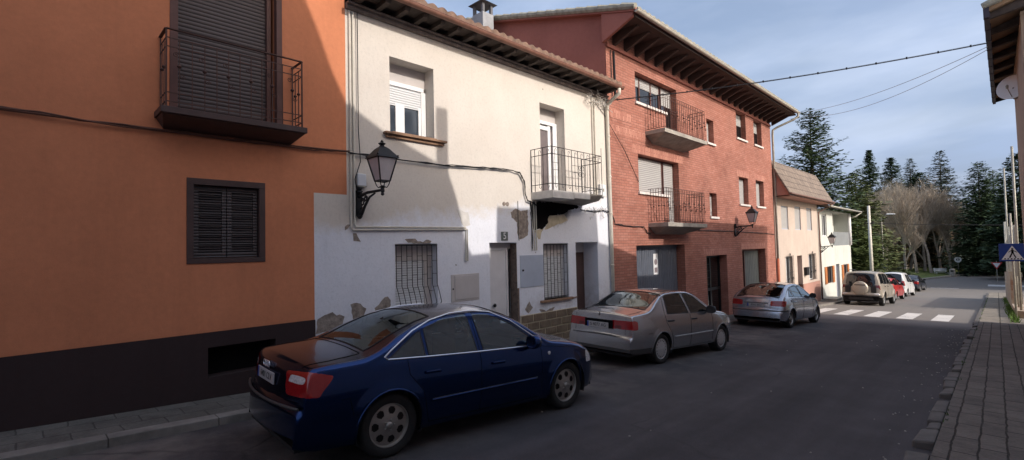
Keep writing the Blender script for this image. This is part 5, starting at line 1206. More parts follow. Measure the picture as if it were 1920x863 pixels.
def rim(mb, r, kind, x, holes=7):
    'wheel face in plane x (outward +), built as a polar sheet with real openings'
    NA, NR = 168, 22
    if kind == 'alloy':
        def hole(rr, a):
            k = (a * holes / (2 * pi)) % 1 - .5; ang = k * 2 * pi / holes; px, py = rr * cos(ang) - r * .66, rr * sin(ang); return (px / (r * .17)) ** 2 + (py / (r * (.145 + .05 * (rr / r)))) ** 2 < 1
        bolt = lambda rr, a: False
    elif kind == 'cover':
        def hole(rr, a):
            k = (a * 16 / (2 * pi)) % 1; return .72 * r < rr < .84 * r and .28 < k < .72
    else:
        def hole(rr, a):
            k = (a * 5 / (2 * pi)) % 1 - .5; return .30 * r < rr < .88 * r and abs(k) > (.16 + .06 * (1 - rr / r))
    prof = lambda q: (-.030 * (1 - q) ** 2 * 0 + (.012 * cos(q * 3) if kind != 'cover' else .03 * cos(q * 1.4)) - .015) if q < .93 else (.0)
    vs = []; 
    for i in range(NR + 1):
        rr = r * (i / NR) if i else r * .01
        for j in range(NA): a = 2 * pi * j / NA; vs.append((x + prof(i / NR), rr * cos(a), rr * sin(a)))
    fs = []
    for i in range(NR):
        for j in range(NA):
            if hole(r * (i + .5) / NR, 2 * pi * (j + .5) / NA): continue
            fs.append((i * NA + j, i * NA + (j + 1) % NA, (i + 1) * NA + (j + 1) % NA, (i + 1) * NA + j))
    mb.add(vs, fs)
    mb.lathe([(r, x - .002), (r * 1.03, x + .006), (r * 1.05, x - .004), (r * 1.02, x - .05), (r * .96, x - .09)], 48, (0, 0, 0), 'x', caps=False)
def wheel(car, side, y, R, wid, rimr, kind, xo, cover='rimsilver', name='wheel'):
    w_ = thing_local(name, car, (side * xo, y, R)); m = MB(); s = side
    prof = [(rimr * .98, -.0), (rimr * 1.04, .012), (R * .90, .022), (R * .975, .006), (R, -.03), (R, -wid + .03), (R * .97, -wid), (rimr, -wid)]
    m.lathe([(r, s * h) for r, h in prof], 56, (0, 0, 0), 'x', caps=False)
    for k in range(3): m.lathe([(R + .0012, s * (-.05 - k * .05)), (R + .0012, s * (-.058 - k * .05))], 40, (0, 0, 0), 'x', caps=False)
    m.build('tyre', M['rubber'], w_, smooth=True)
    m = MB(); rim(m, rimr, kind, 0.0); 
    if s < 0: m.v = [(-a, b_, c) for a, b_, c in m.v]
    m.build('rim', M[cover], w_, smooth=False)
    m = MB(); m.lathe([(rimr * .96, -s * .05), (.0, -s * .05)], 32, (0, 0, 0), 'x', caps=False); m.lathe([(rimr * .98, -s * .01), (rimr * .96, -s * .05)], 32, (0, 0, 0), 'x', caps=False); m.build('brake_disc', M['blackplastic'], w_)
    m = MB(); m.lathe([(rimr * .17, s * -.005), (rimr * .16, s * .012), (rimr * .05, s * .018), (0.001, s * .018)], 20, (0, 0, 0), 'x', caps=False)
    if kind == 'alloy':
        for k in range(5): a = 2 * pi * k / 5; m.lathe([(.010, -s * .01), (.010, s * .008), (.001, s * .008)], 6, (0, rimr * .24 * cos(a), rimr * .24 * sin(a)), 'x', caps=False)
    m.build('hub_cap', M['rimsilver'] if kind != 'cover' else M['hubcap'], w_, smooth=True)
def thing_local(name, parent, loc):
    o = bpy.data.objects.new(name, None); COL.objects.link(o); o.parent = parent; o.location = loc; o.empty_display_size = .1; return o

def car(label, cat, S, loc, rot, name='parked_car', group=None):
    t = thing(name, label, cat, loc, (-.05, 0, -rot), group or 'cars parked along the left kerb', local=True)
    top = pchip(S['top']); bot = lerpc(S['bot']); belt = lerpc(S['belt']); w = S['w']; ro = -S['top'][0][0]; fo = S['top'][-1][0]; wb = S['wb']; R = S['R']; AR = R * S.get('arch', 1.14); tum = S['tum']; pr = S['paint']
    plan = pchip([(-ro, S.get('planr', .86)), (-ro + .12, .945), (-ro + .42, .985), (-ro + 1.0, 1.0), (fo - 1.2, 1.0), (fo - .55, .965), (fo - .2, .90), (fo, .78)])
    fprof = pchip([(0, .915), (.10, .955), (.28, .985), (.50, 1.0), (.72, .995), (.88, .978), (1.0, .955)])
    rcf = S.get('rc', .085); far = S.get('far', False)
    def X(y, z):
        zb = .2; zl = belt(y); W = w * plan(y)
        if z <= zl: x = W * fprof((z - zb) / (zl - zb))
        else: x = W * .955 - (z - zl) * tum - (z - zl) ** 2 * .12
        for wy in (0, wb):
            d = sqrt((y - wy) ** 2 + (z - R) ** 2)
            if z < zl: x += S.get('flare', .012) * max(0, 1 - abs(d - AR - .01) / .10)
        cl = S.get('crease')
        if cl: zc = cl(y); x += .006 * max(0, 1 - abs(z - zc) / .03)
        return x
    ys = []; y = -ro
    dense = S.get('dense', .26)
    while y < fo - 1e-6:
        ys.append(y); d = min(y + ro, fo - y); k = 2.0 if far else 1.0
        if y < -ro + dense + .02: st = .007 * (1.8 if far else 1)
        elif fo - y < .28: st = .014 * k
        else: st = S.get('st', .020) * k
        sl2 = abs(top(y + .001) - top(y)) / .001; st = max(.0012 * k, min(st, .013 * k / max(sl2, .01)))
        y += st
    ys.append(fo); NS = 30 if far else 46; NA_ = 6 if far else 8; NT = 14 if far else 26
    def bulge(x, y):
        q = (abs(x) / w) ** 2.2; dr = y + ro; df = fo - y
        return y + (S.get('bulr', .11) * q * max(0, 1 - dr / .55) if dr < .55 else 0) - (S.get('bulf', .26) * q * max(0, 1 - df / .75) if df < .75 else 0)
    V = []; zone = []; 
    for y in ys:
        zt = top(y); zb = min(bot(y), zt - .05); H = zt - zb; cr = min(.045, H * .12); rc = min(rcf, H * .3); rx = rc * 1.1
        if zt - belt(y) > .2: rx = rc * 1.25
        z1 = zt - cr - rc; half = []
        for i in range(NS + 1): z = zb + (z1 - zb) * i / NS; half.append((X(y, z), z))
        x1 = half[-1][0]
        for i in range(1, NA_ + 1): a = pi / 2 * i / NA_; half.append((x1 - rx * (1 - cos(a)), z1 + rc * sin(a)))
        x2 = half[-1][0]
        for i in range(1, NT + 1): x = x2 * (1 - i / NT); half.append((x, zt - cr * (x / x2) ** 2))
        ring = [(x, bulge(x, y), z) for x, z in half] + [(-x, bulge(x, y), z) for x, z in half[-2::-1]]
        V += ring
    nr = len(ring); hz = NS + NA_ + NT
    def zof(j):
        k = j if j < hz else nr - 2 - j
        return 'side' if k < NS else ('arc' if k < NS + NA_ else 'top')
    parts = {}
    wins = S.get('windows', []); doors = S.get('doors', []); rw = S['rear']; ws = S['front']; lamps = S.get('lamps', []); cust = S.get('custom')
    for i in range(len(ys) - 1):
        for j in range(nr - 1):
            f = (i * nr + j, (i + 1) * nr + j, (i + 1) * nr + j + 1, i * nr + j + 1)
            cx = sum(V[q][0] for q in f) / 4; cy = sum(V[q][1] for q in f) / 4; cz = sum(V[q][2] for q in f) / 4; zn = zof(j); ax = abs(cx); sd = 'R' if cx > 0 else 'L'
            if zn != 'top' and any((cy - wy) ** 2 + (cz - R) ** 2 < AR * AR for wy in (0, wb)): continue
            if zn == 'top' and cz < .62 and (cy < -.3 or cy > wb) and any((cy - wy) ** 2 + (cz - R) ** 2 < AR * AR and ax > w * .62 for wy in (0, wb)): continue
            key = None
            if zn != 'top':
                for k, poly in enumerate(wins):
                    if inpoly((cy, cz), poly): key = ('window', sd, k); break
            if key is None and (zn != 'side'):
                if rw[0] < cy < rw[1] and ax < rw[2] + (rw[3] - rw[2]) * (cy - rw[0]) / (rw[1] - rw[0]): key = ('rear_window', '', 0)
                elif ws[0] < cy < ws[1] and ax < ws[2] + (ws[3] - ws[2]) * (cy - ws[0]) / (ws[1] - ws[0]): key = ('windscreen', '', 0)
            if key is None and cy < .4:
                u = ax + max(0, cy + ro - S.get('bulr', .11) * (ax / w) ** 2.2 * .9)
                for nm, mt_, poly in lamps:
                    if inpoly((u, cz), poly): key = (nm, sd, mt_); break
            if key is None and cy > fo - .55 and ax > w * .45 and S.get('hl', (.58, .74))[0] < cz < S.get('hl', (.58, .74))[1] and cy > fo - .45: key = ('headlight', sd, 'clearlamp')
            if key is None and cust: key = cust(cx, cy, cz, zn, sd)
            if key is None and zn == 'side':
                for k, (a, b_, zlo) in enumerate(doors):
                    if a < cy < b_ and zlo < cz < belt(cy) + .02: key = ('door', sd, k); break
            if key is None: key = ('body', '', 0)
            parts.setdefault(key, []).append(f)
    # smooth the outline of every part along the surface so lamps, glass and doors get clean edges
    ek = {}
    for key, fs in parts.items():
        for f in fs:
            for a, b_ in zip(f, f[1:] + f[:1]): ek.setdefault((min(a, b_), max(a, b_)), []).append(key)
    nb_ = {}
    for (a, b_), ks in ek.items():
        if (len(ks) == 2 and ks[0] != ks[1]) or (len(ks) == 1 and a % nr not in (0, nr - 1) or False) and len(ks) == 1 and b_ % nr not in (0, nr - 1): nb_.setdefault(a, []).append(b_); nb_.setdefault(b_, []).append(a)
    for it in range(6):
        W_ = {a: tuple((V[a][q] + (V[n2[0]][q] + V[n2[1]][q]) / 2) / 2 for q in range(3)) for a, n2 in nb_.items() if len(n2) == 2 and n2[0] != n2[1]}
        for a, p_ in W_.items(): V[a] = p_
    glass = M['farglass'] if far else M['carglass']
    for key, fs in parts.items():
        used = sorted({q for f in fs for q in f}); mp_ = {q: i for i, q in enumerate(used)}; m = MB(); m.v = [V[q] for q in used]; m.f = [tuple(mp_[q] for q in f) for f in fs]; m.m = [0] * len(fs)
        nm = key[0]
        if nm in ('window', 'rear_window', 'windscreen'): m_ = glass
        elif nm in ('body', 'door'): m_ = pr
        elif nm == 'bumper': m_ = M[key[2]] if key[2] else pr
        else: m_ = M[key[2]] if isinstance(key[2], str) and key[2] in M else pr
        m.build(nm, m_, t, smooth=True, norm=False)
    # closing panels: floor, wheel housings, ends
    m = MB(); m.box(-w * .80, w * .80, -ro + .12, fo - .22, .21, .25)
    m.box(-w * .6, w * .6, -ro + .05, fo - .1, .30, .45) if not S.get('see') else m.box(-w * .6, w * .6, .5, fo - .3, .3, .36)
    for wy in (0, wb):
        for s in (-1, 1):
            pts = []
            for k in range(19): a = -.35 + (pi + .7) * k / 18; pts.append((wy + AR * 1.005 * cos(a), R + AR * 1.005 * sin(a)))
            xs_ = [s * (X(wy, R + .1) - .004), s * w * .45]; b0 = len(m.v)
            m.v += [(xs_[q], a, b_) for q in (0, 1) for a, b_ in pts]; n_ = len(pts)
            for k in range(n_ - 1): m.f.append((b0 + k, b0 + k + 1, b0 + n_ + k + 1, b0 + n_ + k)); m.m.append(0)
            m.f.append(tuple(b0 + n_ + k for k in range(n_))); m.m.append(0)
    m.build('underbody', M['blackplastic'], t)
    # arch lips
    m = MB()
    for wy in (0, wb):
        for s in (-1, 1):
            pts = []
            for k in range(25):
                a = -.30 + (pi + .60) * k / 24; yy, zz = wy + AR * cos(a), R + AR * sin(a)
                if zz < bot(yy): zz = bot(yy)
                pts.append((s * (X(yy, zz) - .003), bulge(w, yy), zz))
            m = MB(); m.tube(pts, S.get('lip', .010), 6); m.build('arch_lip', pr, t, smooth=True)
    def sp(y, z, s, off=.002): return (s * (X(y, z) + off), bulge(X(y, z), y), z)
    def seam(pts, r=.0035, mt='seam', nm='panel_gap', off=.0008, step=.05):
        for s in (-1, 1):
            P_ = []
            for (a, b_), (c, d) in zip(pts, pts[1:]):
                n_ = max(1, int(sqrt((c - a) ** 2 + (d - b_) ** 2) / step))
                for i in range(n_): P_.append(sp(a + (c - a) * i / n_, b_ + (d - b_) * i / n_, s, off))
            P_.append(sp(pts[-1][0], pts[-1][1], s, off)); yield P_
    m = MB()
    for pts in S.get('seams', []):
        for P_ in seam(pts): m = MB(); m.tube(P_, .0035, 4); m.build('panel_gap', M['seam'], t)
    def tp(x, y):
        zt = top(y); zb = min(bot(y), zt - .05); H = zt - zb; cr = min(.045, H * .12); rc = min(rcf, H * .3); rx = rc * (1.25 if zt - belt(y) > .2 else 1.1); x1 = X(y, zt - cr - rc); x2 = x1 - rx
        ax = abs(x)
        z = zt - cr * (ax / x2) ** 2 if ax < x2 else zt - cr - rc + rc * sqrt(max(0, 1 - ((ax - x2) / rx) ** 2))
        return (x, bulge(x, y), z + .001)
    for pts in S.get('topseams', []):
        for s in (-1, 1):
            P_ = []
            for (a, b_), (c, d) in zip(pts, pts[1:]):
                n_ = max(1, int(sqrt((c - a) ** 2 + (d - b_) ** 2) / .03))
                for i in range(n_): P_.append(tp(s * (a + (c - a) * i / n_), b_ + (d - b_) * i / n_))
            P_.append(tp(s * pts[-1][0], pts[-1][1])); m = MB(); m.tube(P_, .004, 4); m.build('panel_gap', M['seam'], t)
    # window seals / chrome
    m = MB(); g2 = MB()
    for poly in S.get('trim', []):
        for P_ in seam(poly, off=.003, step=.06): m = MB(); m.tube(P_, S.get('trimr', .009), 6); m.build('window_trim', M['chrome'], t, smooth=True)
    for poly in wins:
        for P_ in seam(poly + [poly[0]], off=.000, step=.06): g2.tube(P_, .008, 5)
    for (a, b_, x0, x1_) in (rw, ws):
        loop = [(-x0, a), (x0, a), (x1_, b_), (-x1_, b_), (-x0, a)]; P_ = []
        for (p, q), (r_, s_) in zip(loop, loop[1:]):
            n_ = max(1, int(sqrt((r_ - p) ** 2 + (s_ - q) ** 2) / .05)); P_ += [tp(p + (r_ - p) * i / n_, q + (s_ - q) * i / n_) for i in range(n_)]
        P_.append(P_[0]); g2.tube(P_, .009, 5)
    g2.build('window_seal', M['blackplastic'], t)
    for pts, r_, mt_ in S.get('strips', []):
        for P_ in seam(pts, off=.004): m = MB(); m.tube(P_, r_, 5); m.build('side_moulding', M[mt_] if isinstance(mt_, str) else mt_, t, smooth=True)
    # handles
    for (hy, hz_) in S.get('handles', []):
        for s in (-1, 1): m = MB(); x = X(hy, hz_); m.box(min(s * (x - .005), s * (x + .03)), max(s * (x - .005), s * (x + .03)), hy - .10, hy + .09, hz_ - .016, hz_ + .016); m.build('door_handle', pr if S.get('hpaint') else M['blackplastic'], t, bevel=.010)
    # mirrors
    my, mz = S['mirror']
    for s in (-1, 1):
        m = MB(); x = X(my, mz); mp2 = [(.02, -.03), (.06, -.085), (.16, -.085), (.215, -.06), (.225, 0), (.20, .07), (.10, .085), (.04, .06)]
        vs = []; ring_ = [(-.045, .8), (-.05, .97), (0.0, 1.0), (.05, .9), (.085, .55)]
        for dy, sc2 in ring_: vs += [(s * (x + .12 + (a - .12) * sc2), my + dy, mz + .02 + b_ * sc2) for a, b_ in mp2]
        k = len(mp2); m.add(vs, [(i * k + j, i * k + (j + 1) % k, (i + 1) * k + (j + 1) % k, (i + 1) * k + j) for i in range(len(ring_) - 1) for j in range(k)] + [tuple(range(k)), tuple((len(ring_) - 1) * k + j for j in range(k))])
        m.bar((s * (x - .02), my + .02, mz - .03), (s * (x + .08), my + .01, mz - .01), .05, .04); m.build('mirror', pr if S.get('mpaint') else M['blackplastic'], t, smooth=True)
    # wheels
    for wy in (0, wb):
        for s in (-1, 1): wheel(t, s, wy, R, .19, R * S.get('rimf', .66), S.get('rim', 'cover'), w * .955 - S.get('inset', .02), S.get('rimmat', 'hubcap'))
    # number plate
    if S.get('plate'):
        px, pz, txt, yo = S['plate']; yy = -ro + yo; m = MB(); m.box(-.26, .26, yy - .012, yy, pz - .055, pz + .055); Pp = m.build('number_plate', M['plate'], t, bevel=.004)
        text_mesh(txt, .088, M['blackplastic'], 'plate_text', Pp, Vector((.015, yy - .0135, pz)), Matrix(((1, 0, 0, 0), (0, 0, -1, 0), (0, 1, 0, 0), (0, 0, 0, 1))), .001)
        m = MB(); m.box(-.258, -.222, yy - .0145, yy - .012, pz - .052, pz + .052); m.build('plate_band', mat('plate_blue', (.02, .06, .30), .5) if 'plate_blue' not in bpy.data.materials else bpy.data.materials['plate_blue'], Pp)
    # interior
    if S.get('see'):
        m = MB(); zf = S.get('seatz', .55); bl = belt(1.0)
        m.box(-w * .86, w * .86, S['rear'][1] - .25, fo - 1.25, .28, zf - .1)
        m.box(-w * .80, w * .80, -.30, .42, .5, top(-.35) - .16) if S.get('sedan') else m.box(-w * .8, w * .8, -.4, .35, .4, bl - .12)
        for x in (-.36, .36):
            m.box(x - .24, x + .24, .95, 1.10, zf - .1, zf + .52); m.box(x - .24, x + .24, 1.10, 1.55, zf - .1, zf + .06); m.box(x - .12, x + .12, .93, 1.03, zf + .56, zf + .76); m.box(x - .02, x + .02, .97, .99, zf + .5, zf + .6)
            m.box(x - .12, x + .12, .28, .38, zf + .50, zf + .64)
        m.box(-.62, .62, .25, .42, zf - .1, zf + .46); m.box(-.62, .62, .42, .85, zf - .1, zf + .04)
        m.box(-w * .80, w * .80, S['front'][0] + .15, S['front'][1] - .05, zf - .1, bl - .03)
        for k in range(16): a = 2 * pi * k / 16; b2 = 2 * pi * (k + 1) / 16; m.bar((-.36 + .18 * cos(a), 1.72 + .05 * sin(a), bl - .02 + .17 * sin(a)), (-.36 + .18 * cos(b2), 1.72 + .05 * sin(b2), bl - .02 + .17 * sin(b2)), .025)
        m.build('seats', M['seat'], t, bevel=.02)
    if S.get('extra'): S['extra'](t, sp, tp, X, top)
    return t

# ---- dark blue saloon
def audi_custom(cx, cy, cz, zn, sd):
    if cy < -.42 and cz < .665: return ('bumper', '', '')
    if cy > 3.0 and cz < .60: return ('bumper', 'F', '')
    return None
def audi_extra(t, sp, tp, X, top):
    # four ring emblem, boot handle strip, bumper rub strip, side repeater, exhaust, aerial
    ro = 1.0; m = MB(); z = .925
    for k in range(4):
        c = -.072 + k * .048; pts = [(c + .030 * cos(a), -ro + .052 + (z - .92) * .1, z + .030 * sin(a)) for a in [2 * pi * i / 20 for i in range(21)]]; m.tube(pts, .0045, 5)
    m.build('badge', M['chrome'], t, smooth=True)
    m = MB(); m.tube([(x * .78, -1.005 + .15 * abs(x * .78 / .883) ** 2.2, .62) for x in [i / 10 - 1 for i in range(21)]], .014, 6); m.build('bumper_strip', M['trimgrey'], t, smooth=True)
    m = MB(); x, y, zz = sp(2.28, .80, 1); m.lathe([(.022, -.004), (.024, .006), (.012, .010)], 14, (x, y, zz), 'x'); m.build('side_repeater', M['clearlamp'], t)
audi = dict(paint=M['p_blue'], w=.883, wb=2.65, R=.317, tum=.50, rc=.085, st=.018, dense=.20, flare=.016, see=True, sedan=True, seatz=.55, arch=1.15, lip=.013, bulr=.15,
    top=[(-1.00, .36), (-.998, .50), (-.99, .60), (-.965, .655), (-.955, .67), (-.945, .74), (-.93, .86), (-.91, .95), (-.875, .995), (-.83, 1.015), (-.60, 1.035), (-.30, 1.055), (-.18, 1.085), (.15, 1.235), (.45, 1.345), (.80, 1.412), (1.20, 1.430), (1.50, 1.410), (1.80, 1.315), (2.10, 1.145), (2.35, 1.005), (2.60, .965), (3.0, .905), (3.25, .83), (3.40, .73), (3.48, .60), (3.53, .45), (3.55, .30)],
    bot=[(-1.0, .26), (-.8, .22), (-.4, .21), (3.0, .20), (3.4, .20), (3.55, .24)], belt=[(-1.0, .90), (0, .945), (1.0, .925), (2.0, .895), (2.6, .86), (3.55, .70)],
    windows=[[(-.02, .985), (.40, 1.225), (.40, .965)], [(.45, .965), (.45, 1.245), (.75, 1.33), (1.08, 1.355), (1.10, .945)], [(1.20, .94), (1.17, 1.355), (1.45, 1.325), (1.75, 1.20), (2.02, 1.01), (2.02, .93)]],
    doors=[(.22, 1.14, .30), (1.14, 2.12, .30)], rear=(-.20, .62, .60, .52), front=(1.58, 2.34, .56, .66),
    seams=[[(1.14, .27), (1.14, .945), (1.14, 1.37)], [(2.14, .34), (2.14, .90), (2.05, .98)], [(.18, .95), (.20, .80), (.36, .62), (.42, .36), (.45, .27)], [(.45, .27), (2.12, .26)], [(-.55, .665), (-.44, .665), (-.40, .5)], [(2.14, .90), (3.2, .78)]],
    topseams=[[(.62, -.25), (.66, -.6), (.64, -.88)], [(.62, -.25), (0, -.26)]],
    trim=[[(-.04, .975), (.44, .955), (1.12, .935), (2.08, .915)], [(-.04, .975), (-.07, 1.0), (.02, 1.06), (.30, 1.22), (.55, 1.315), (.85, 1.375), (1.15, 1.39), (1.45, 1.362), (1.75, 1.24), (2.0, 1.07), (2.12, .985)]],
    trimr=.010, handles=[(.48, .80), (1.40, .785)], hpaint=True, mirror=(1.93, .965), mpaint=True, rim='alloy', rimf=.70, rimmat='rimsilver', inset=.012,
    lamps=[('tail_light_lens', 'clearlamp', [(.57, .825), (.60, .895), (.85, .89), (.82, .825)]), ('tail_light', 'redlamp', [(.54, .71), (.52, .92), (.88, .94), (1.13, .895), (1.00, .715)])],
    strips=[([(.47, .50), (1.1, .505), (2.05, .51)], .013, M['p_blue']), ([(.47, .515), (2.05, .525)], .0035, 'trimgrey')], custom=audi_custom, plate=(0, .81, '6401 CLV', .058), extra=audi_extra)
bl_ = car('dark blue saloon with chrome window trim and alloy wheels, nearest the camera', 'car', audi, (-5.09, 2.60, G(2.60)), .058); bl_.scale = (.97, .97, .965)

# ---- silver beige saloon
def tol_custom(cx, cy, cz, zn, sd):
    if cy < -.36 and cz < .62: return ('bumper', '', 'trimgrey' if cz < .36 else '')
    if cy > 2.82 and cz < .52: return ('bumper', 'F', '')
    return None
def tol_extra(t, sp, tp, X, top):
    m = MB(); m.box(-.34, .34, -1.03 + .048, -1.03 + .07, .70, .86); m.build('plate_recess', M['black'], t)
    m = MB(); m.tube([tp(0, -.93), (0, -.955, .93)], .012, 5); m.build('boot_lock', M['blackplastic'], t)
    m = MB(); m.box(-.60, .60, -1.038, -1.02, .575, .59); m.build('bumper_strip', M['trimgrey'], t, bevel=.004)
    m = MB(); m.tube([tp(.45, -.30), tp(.45, -.28)], .01, 4); m.build('nozzle', M['blackplastic'], t)
    m = MB()     # pale sunshade and papers seen through the back window
    c = Vector((.28, .02, 1.07)); vs = [tuple(c + Vector((.17 * cos(a), .05 * sin(a), .15 * sin(a)))) for a in [2 * pi * i / 24 for i in range(24)]]; vs2 = [(a, b_ + .01, z) for a, b_, z in vs]
    m.add(vs + vs2, [tuple(range(24)), tuple(range(47, 23, -1))] + [(i, (i + 1) % 24, 24 + (i + 1) % 24, 24 + i) for i in range(24)]); m.build('sunshade', M['cream_patch'], t)
M['mould_silver'] = mat('silver_rub_strip', (.42, .41, .40), .4, .05, 9)
tol = dict(paint=M['p_beige'], w=.831, wb=2.47, R=.29, tum=.46, rc=.042, st=.02, dense=.20, flare=.006, see=True, sedan=True, seatz=.52, arch=1.17, lip=.007, planr=.92, bulr=.05, bulf=.14,
    top=[(-1.03, .30), (-1.025, .52), (-1.015, .585), (-.985, .60), (-.975, .62), (-.965, .72), (-.95, .90), (-.935, .985), (-.90, 1.01), (-.70, 1.03), (-.45, 1.055), (-.32, 1.085), (0, 1.245), (.25, 1.355), (.50, 1.405), (.90, 1.42), (1.25, 1.412), (1.50, 1.36), (1.80, 1.20), (2.12, 1.01), (2.3, .965), (2.7, .91), (3.0, .82), (3.12, .72), (3.2, .58), (3.25, .42), (3.27, .26)],
    bot=[(-1.03, .30), (-.9, .26), (-.4, .24), (2.9, .22), (3.27, .24)], belt=[(-1.03, .90), (0, .93), (1.2, .91), (2.0, .885), (3.27, .72)],
    windows=[[(.22, .955), (.34, 1.30), (.88, 1.335), (1.00, 1.335), (1.03, .935)], [(1.12, .93), (1.10, 1.335), (1.30, 1.325), (1.52, 1.24), (1.90, .99), (1.88, .92)]],
    doors=[(.14, 1.07, .28), (1.07, 1.98, .28)], rear=(-.34, .30, .62, .56), front=(1.48, 2.14, .58, .66),
    seams=[[(1.07, .26), (1.07, .93), (1.06, 1.36)], [(.12, .95), (.14, .80), (.30, .60), (.38, .40), (.40, .26)], [(.12, .95), (.26, 1.34), (.9, 1.365)], [(2.0, .30), (2.0, .90)], [(.40, .26), (2.0, .26)], [(-.5, .62), (-.35, .62)], [(2.0, .9), (2.9, .80)]],
    topseams=[[(.60, -.38), (.62, -.60), (.61, -.94), (.61, -.972)]],
    handles=[(.30, .82), (1.22, .81)], mirror=(1.82, .96), rim='cover', rimf=.70, rimmat='hubcap', inset=.015, hl=(.60, .74),
    lamps=[('tail_light_lens', 'darkredlamp', [(.44, .715), (.44, .78), (.60, .78), (.60, .715)]), ('tail_light', 'redlamp', [(.34, .705), (.345, .865), (.92, .875), (1.0, .85), (.99, .71)])],
    strips=[([(.42, .50), (1.05, .50), (1.98, .505)], .011, 'mould_silver')], custom=tol_custom, plate=(0, .755, 'S 4077 AG', .035), extra=tol_extra)
car('beige silver older saloon with square red tail lamps, second in the row', 'car', tol, (-5.53, 8.95, G(8.95)), .075)

# ---- silver hatchback
def ha_custom(cx, cy, cz, zn, sd):
    if cy < -.30 and cz < .575: return ('bumper', '', 'trimgrey' if .53 < cz else '')
    return None
def ha_extra(t, sp, tp, X, top):
    m = MB(); m.tube([tp(.1, .75), (.1, .55, top(.75) + .12)], .005, 4); m.build('aerial', M['blackplastic'], t)
    m = MB(); m.box(-.36, .36, -.735, -.715, .78, .80); m.build('plate_recess', M['blackplastic'], t)
    m = MB(); x, y, zz = sp(.0, .86, 1); m.box(x - .01, x + .01, y - .05, y + .0, zz - .03, zz + .03); m.build('fuel_flap', M['blackplastic'], t)
ha = dict(paint=M['p_silver'], w=.86, wb=2.54, R=.30, tum=.48, rc=.09, st=.022, dense=.30, flare=.012, see=True, seatz=.52, arch=1.15, bulr=.13,
    top=[(-.80, .34), (-.795, .48), (-.785, .55), (-.76, .585), (-.735, .60), (-.725, .70), (-.70, .84), (-.67, .94), (-.62, 1.00), (-.45, 1.09), (-.2, 1.225), (.1, 1.345), (.40, 1.41), (.9, 1.44), (1.3, 1.425), (1.6, 1.33), (1.95, 1.13), (2.2, 1.01), (2.5, .95), (2.9, .84), (3.1, .72), (3.22, .56), (3.28, .40), (3.3, .27)],
    bot=[(-.80, .27), (-.5, .23), (3.0, .21), (3.3, .25)], belt=[(-.8, .93), (0, .95), (1.0, .925), (2.0, .90), (3.3, .70)],
    windows=[[(-.12, .995), (.12, 1.19), (.25, 1.24), (.22, .98)], [(.30, .975), (.34, 1.265), (.7, 1.34), (1.0, 1.355), (1.04, .955)], [(1.13, .95), (1.10, 1.355), (1.35, 1.335), (1.6, 1.23), (1.92, 1.00), (1.92, .935)]],
    doors=[(.10, 1.08, .28), (1.08, 2.02, .28)], rear=(-.60, .28, .66, .56), front=(1.42, 2.2, .58, .68),
    seams=[[(1.08, .25), (1.08, .95), (1.07, 1.38)], [(.08, .96), (.12, .75), (.34, .5), (.38, .25)], [(2.04, .28), (2.04, .90)], [(-.45, .58), (-.3, .58)]],
    topseams=[[(.66, -.62), (.64, -.73)]], handles=[(.30, .83), (1.25, .82)], hpaint=True, mirror=(1.85, .97), rim='spoke', rimf=.66, rimmat='rimsilver', inset=.02,
    lamps=[('tail_light', 'redlamp', [(.50, .70), (.54, .86), (.86, .875), (1.12, .86), (1.0, .70)])], custom=ha_custom, plate=(0, .72, '8962 BCJ', .068), extra=ha_extra)
car('silver blue hatchback with wide rear window, third in the row before the crossing', 'car', ha, (-5.58, 17.55, G(17.55)), .05)

# ---- off-roader
def suv_custom(cx, cy, cz, zn, sd):
    if cy < -.50 and cz < .70: return ('bumper', '', 'trimgrey' if cz < .56 else '')
    return None
def suv_extra(t, sp, tp, X, top):
    m = MB(); c = (.0, -.80, .93); m.lathe([(.01, -.13), (.30, -.13), (.355, -.10), (.365, -.03), (.36, .06)], 36, c, 'y'); Sp = m.build('spare_wheel_cover', M['p_suv'], t, smooth=True)
    m = MB(); m.box(-.26, .26, -.945, -.92, 1.08, 1.12); m.build('cover_handle', M['blackplastic'], Sp)
    m = MB(); m.box(-.70, -.44, -.80, -.77, .70, 1.06); m.build('tail_panel', M['blackplastic'], t, bevel=.02); m = MB(); m.box(.46, .70, -.80, -.77, .70, 1.06); m.build('tail_panel', M['blackplastic'], t, bevel=.02)
    for s in (-1, 1):
        m = MB(); m.tube([(s * .62, -.2, 1.83), (s * .62, -.1, 1.90), (s * .62, 1.3, 1.90), (s * .62, 1.45, 1.82)], .018, 6); m.build('roof_rail', M['blackplastic'], t, smooth=True)
        m = MB(); m.box(min(s * .80, s * .93), max(s * .80, s * .93), .42, 2.30, .40, .45); m.build('side_step', M['rimsilver'], t, bevel=.015)
        m = MB(); m.box(s * .40 - .05, s * .40 + .05, -.75, .4, .30, .52); m.build('chassis', M['black'], t)
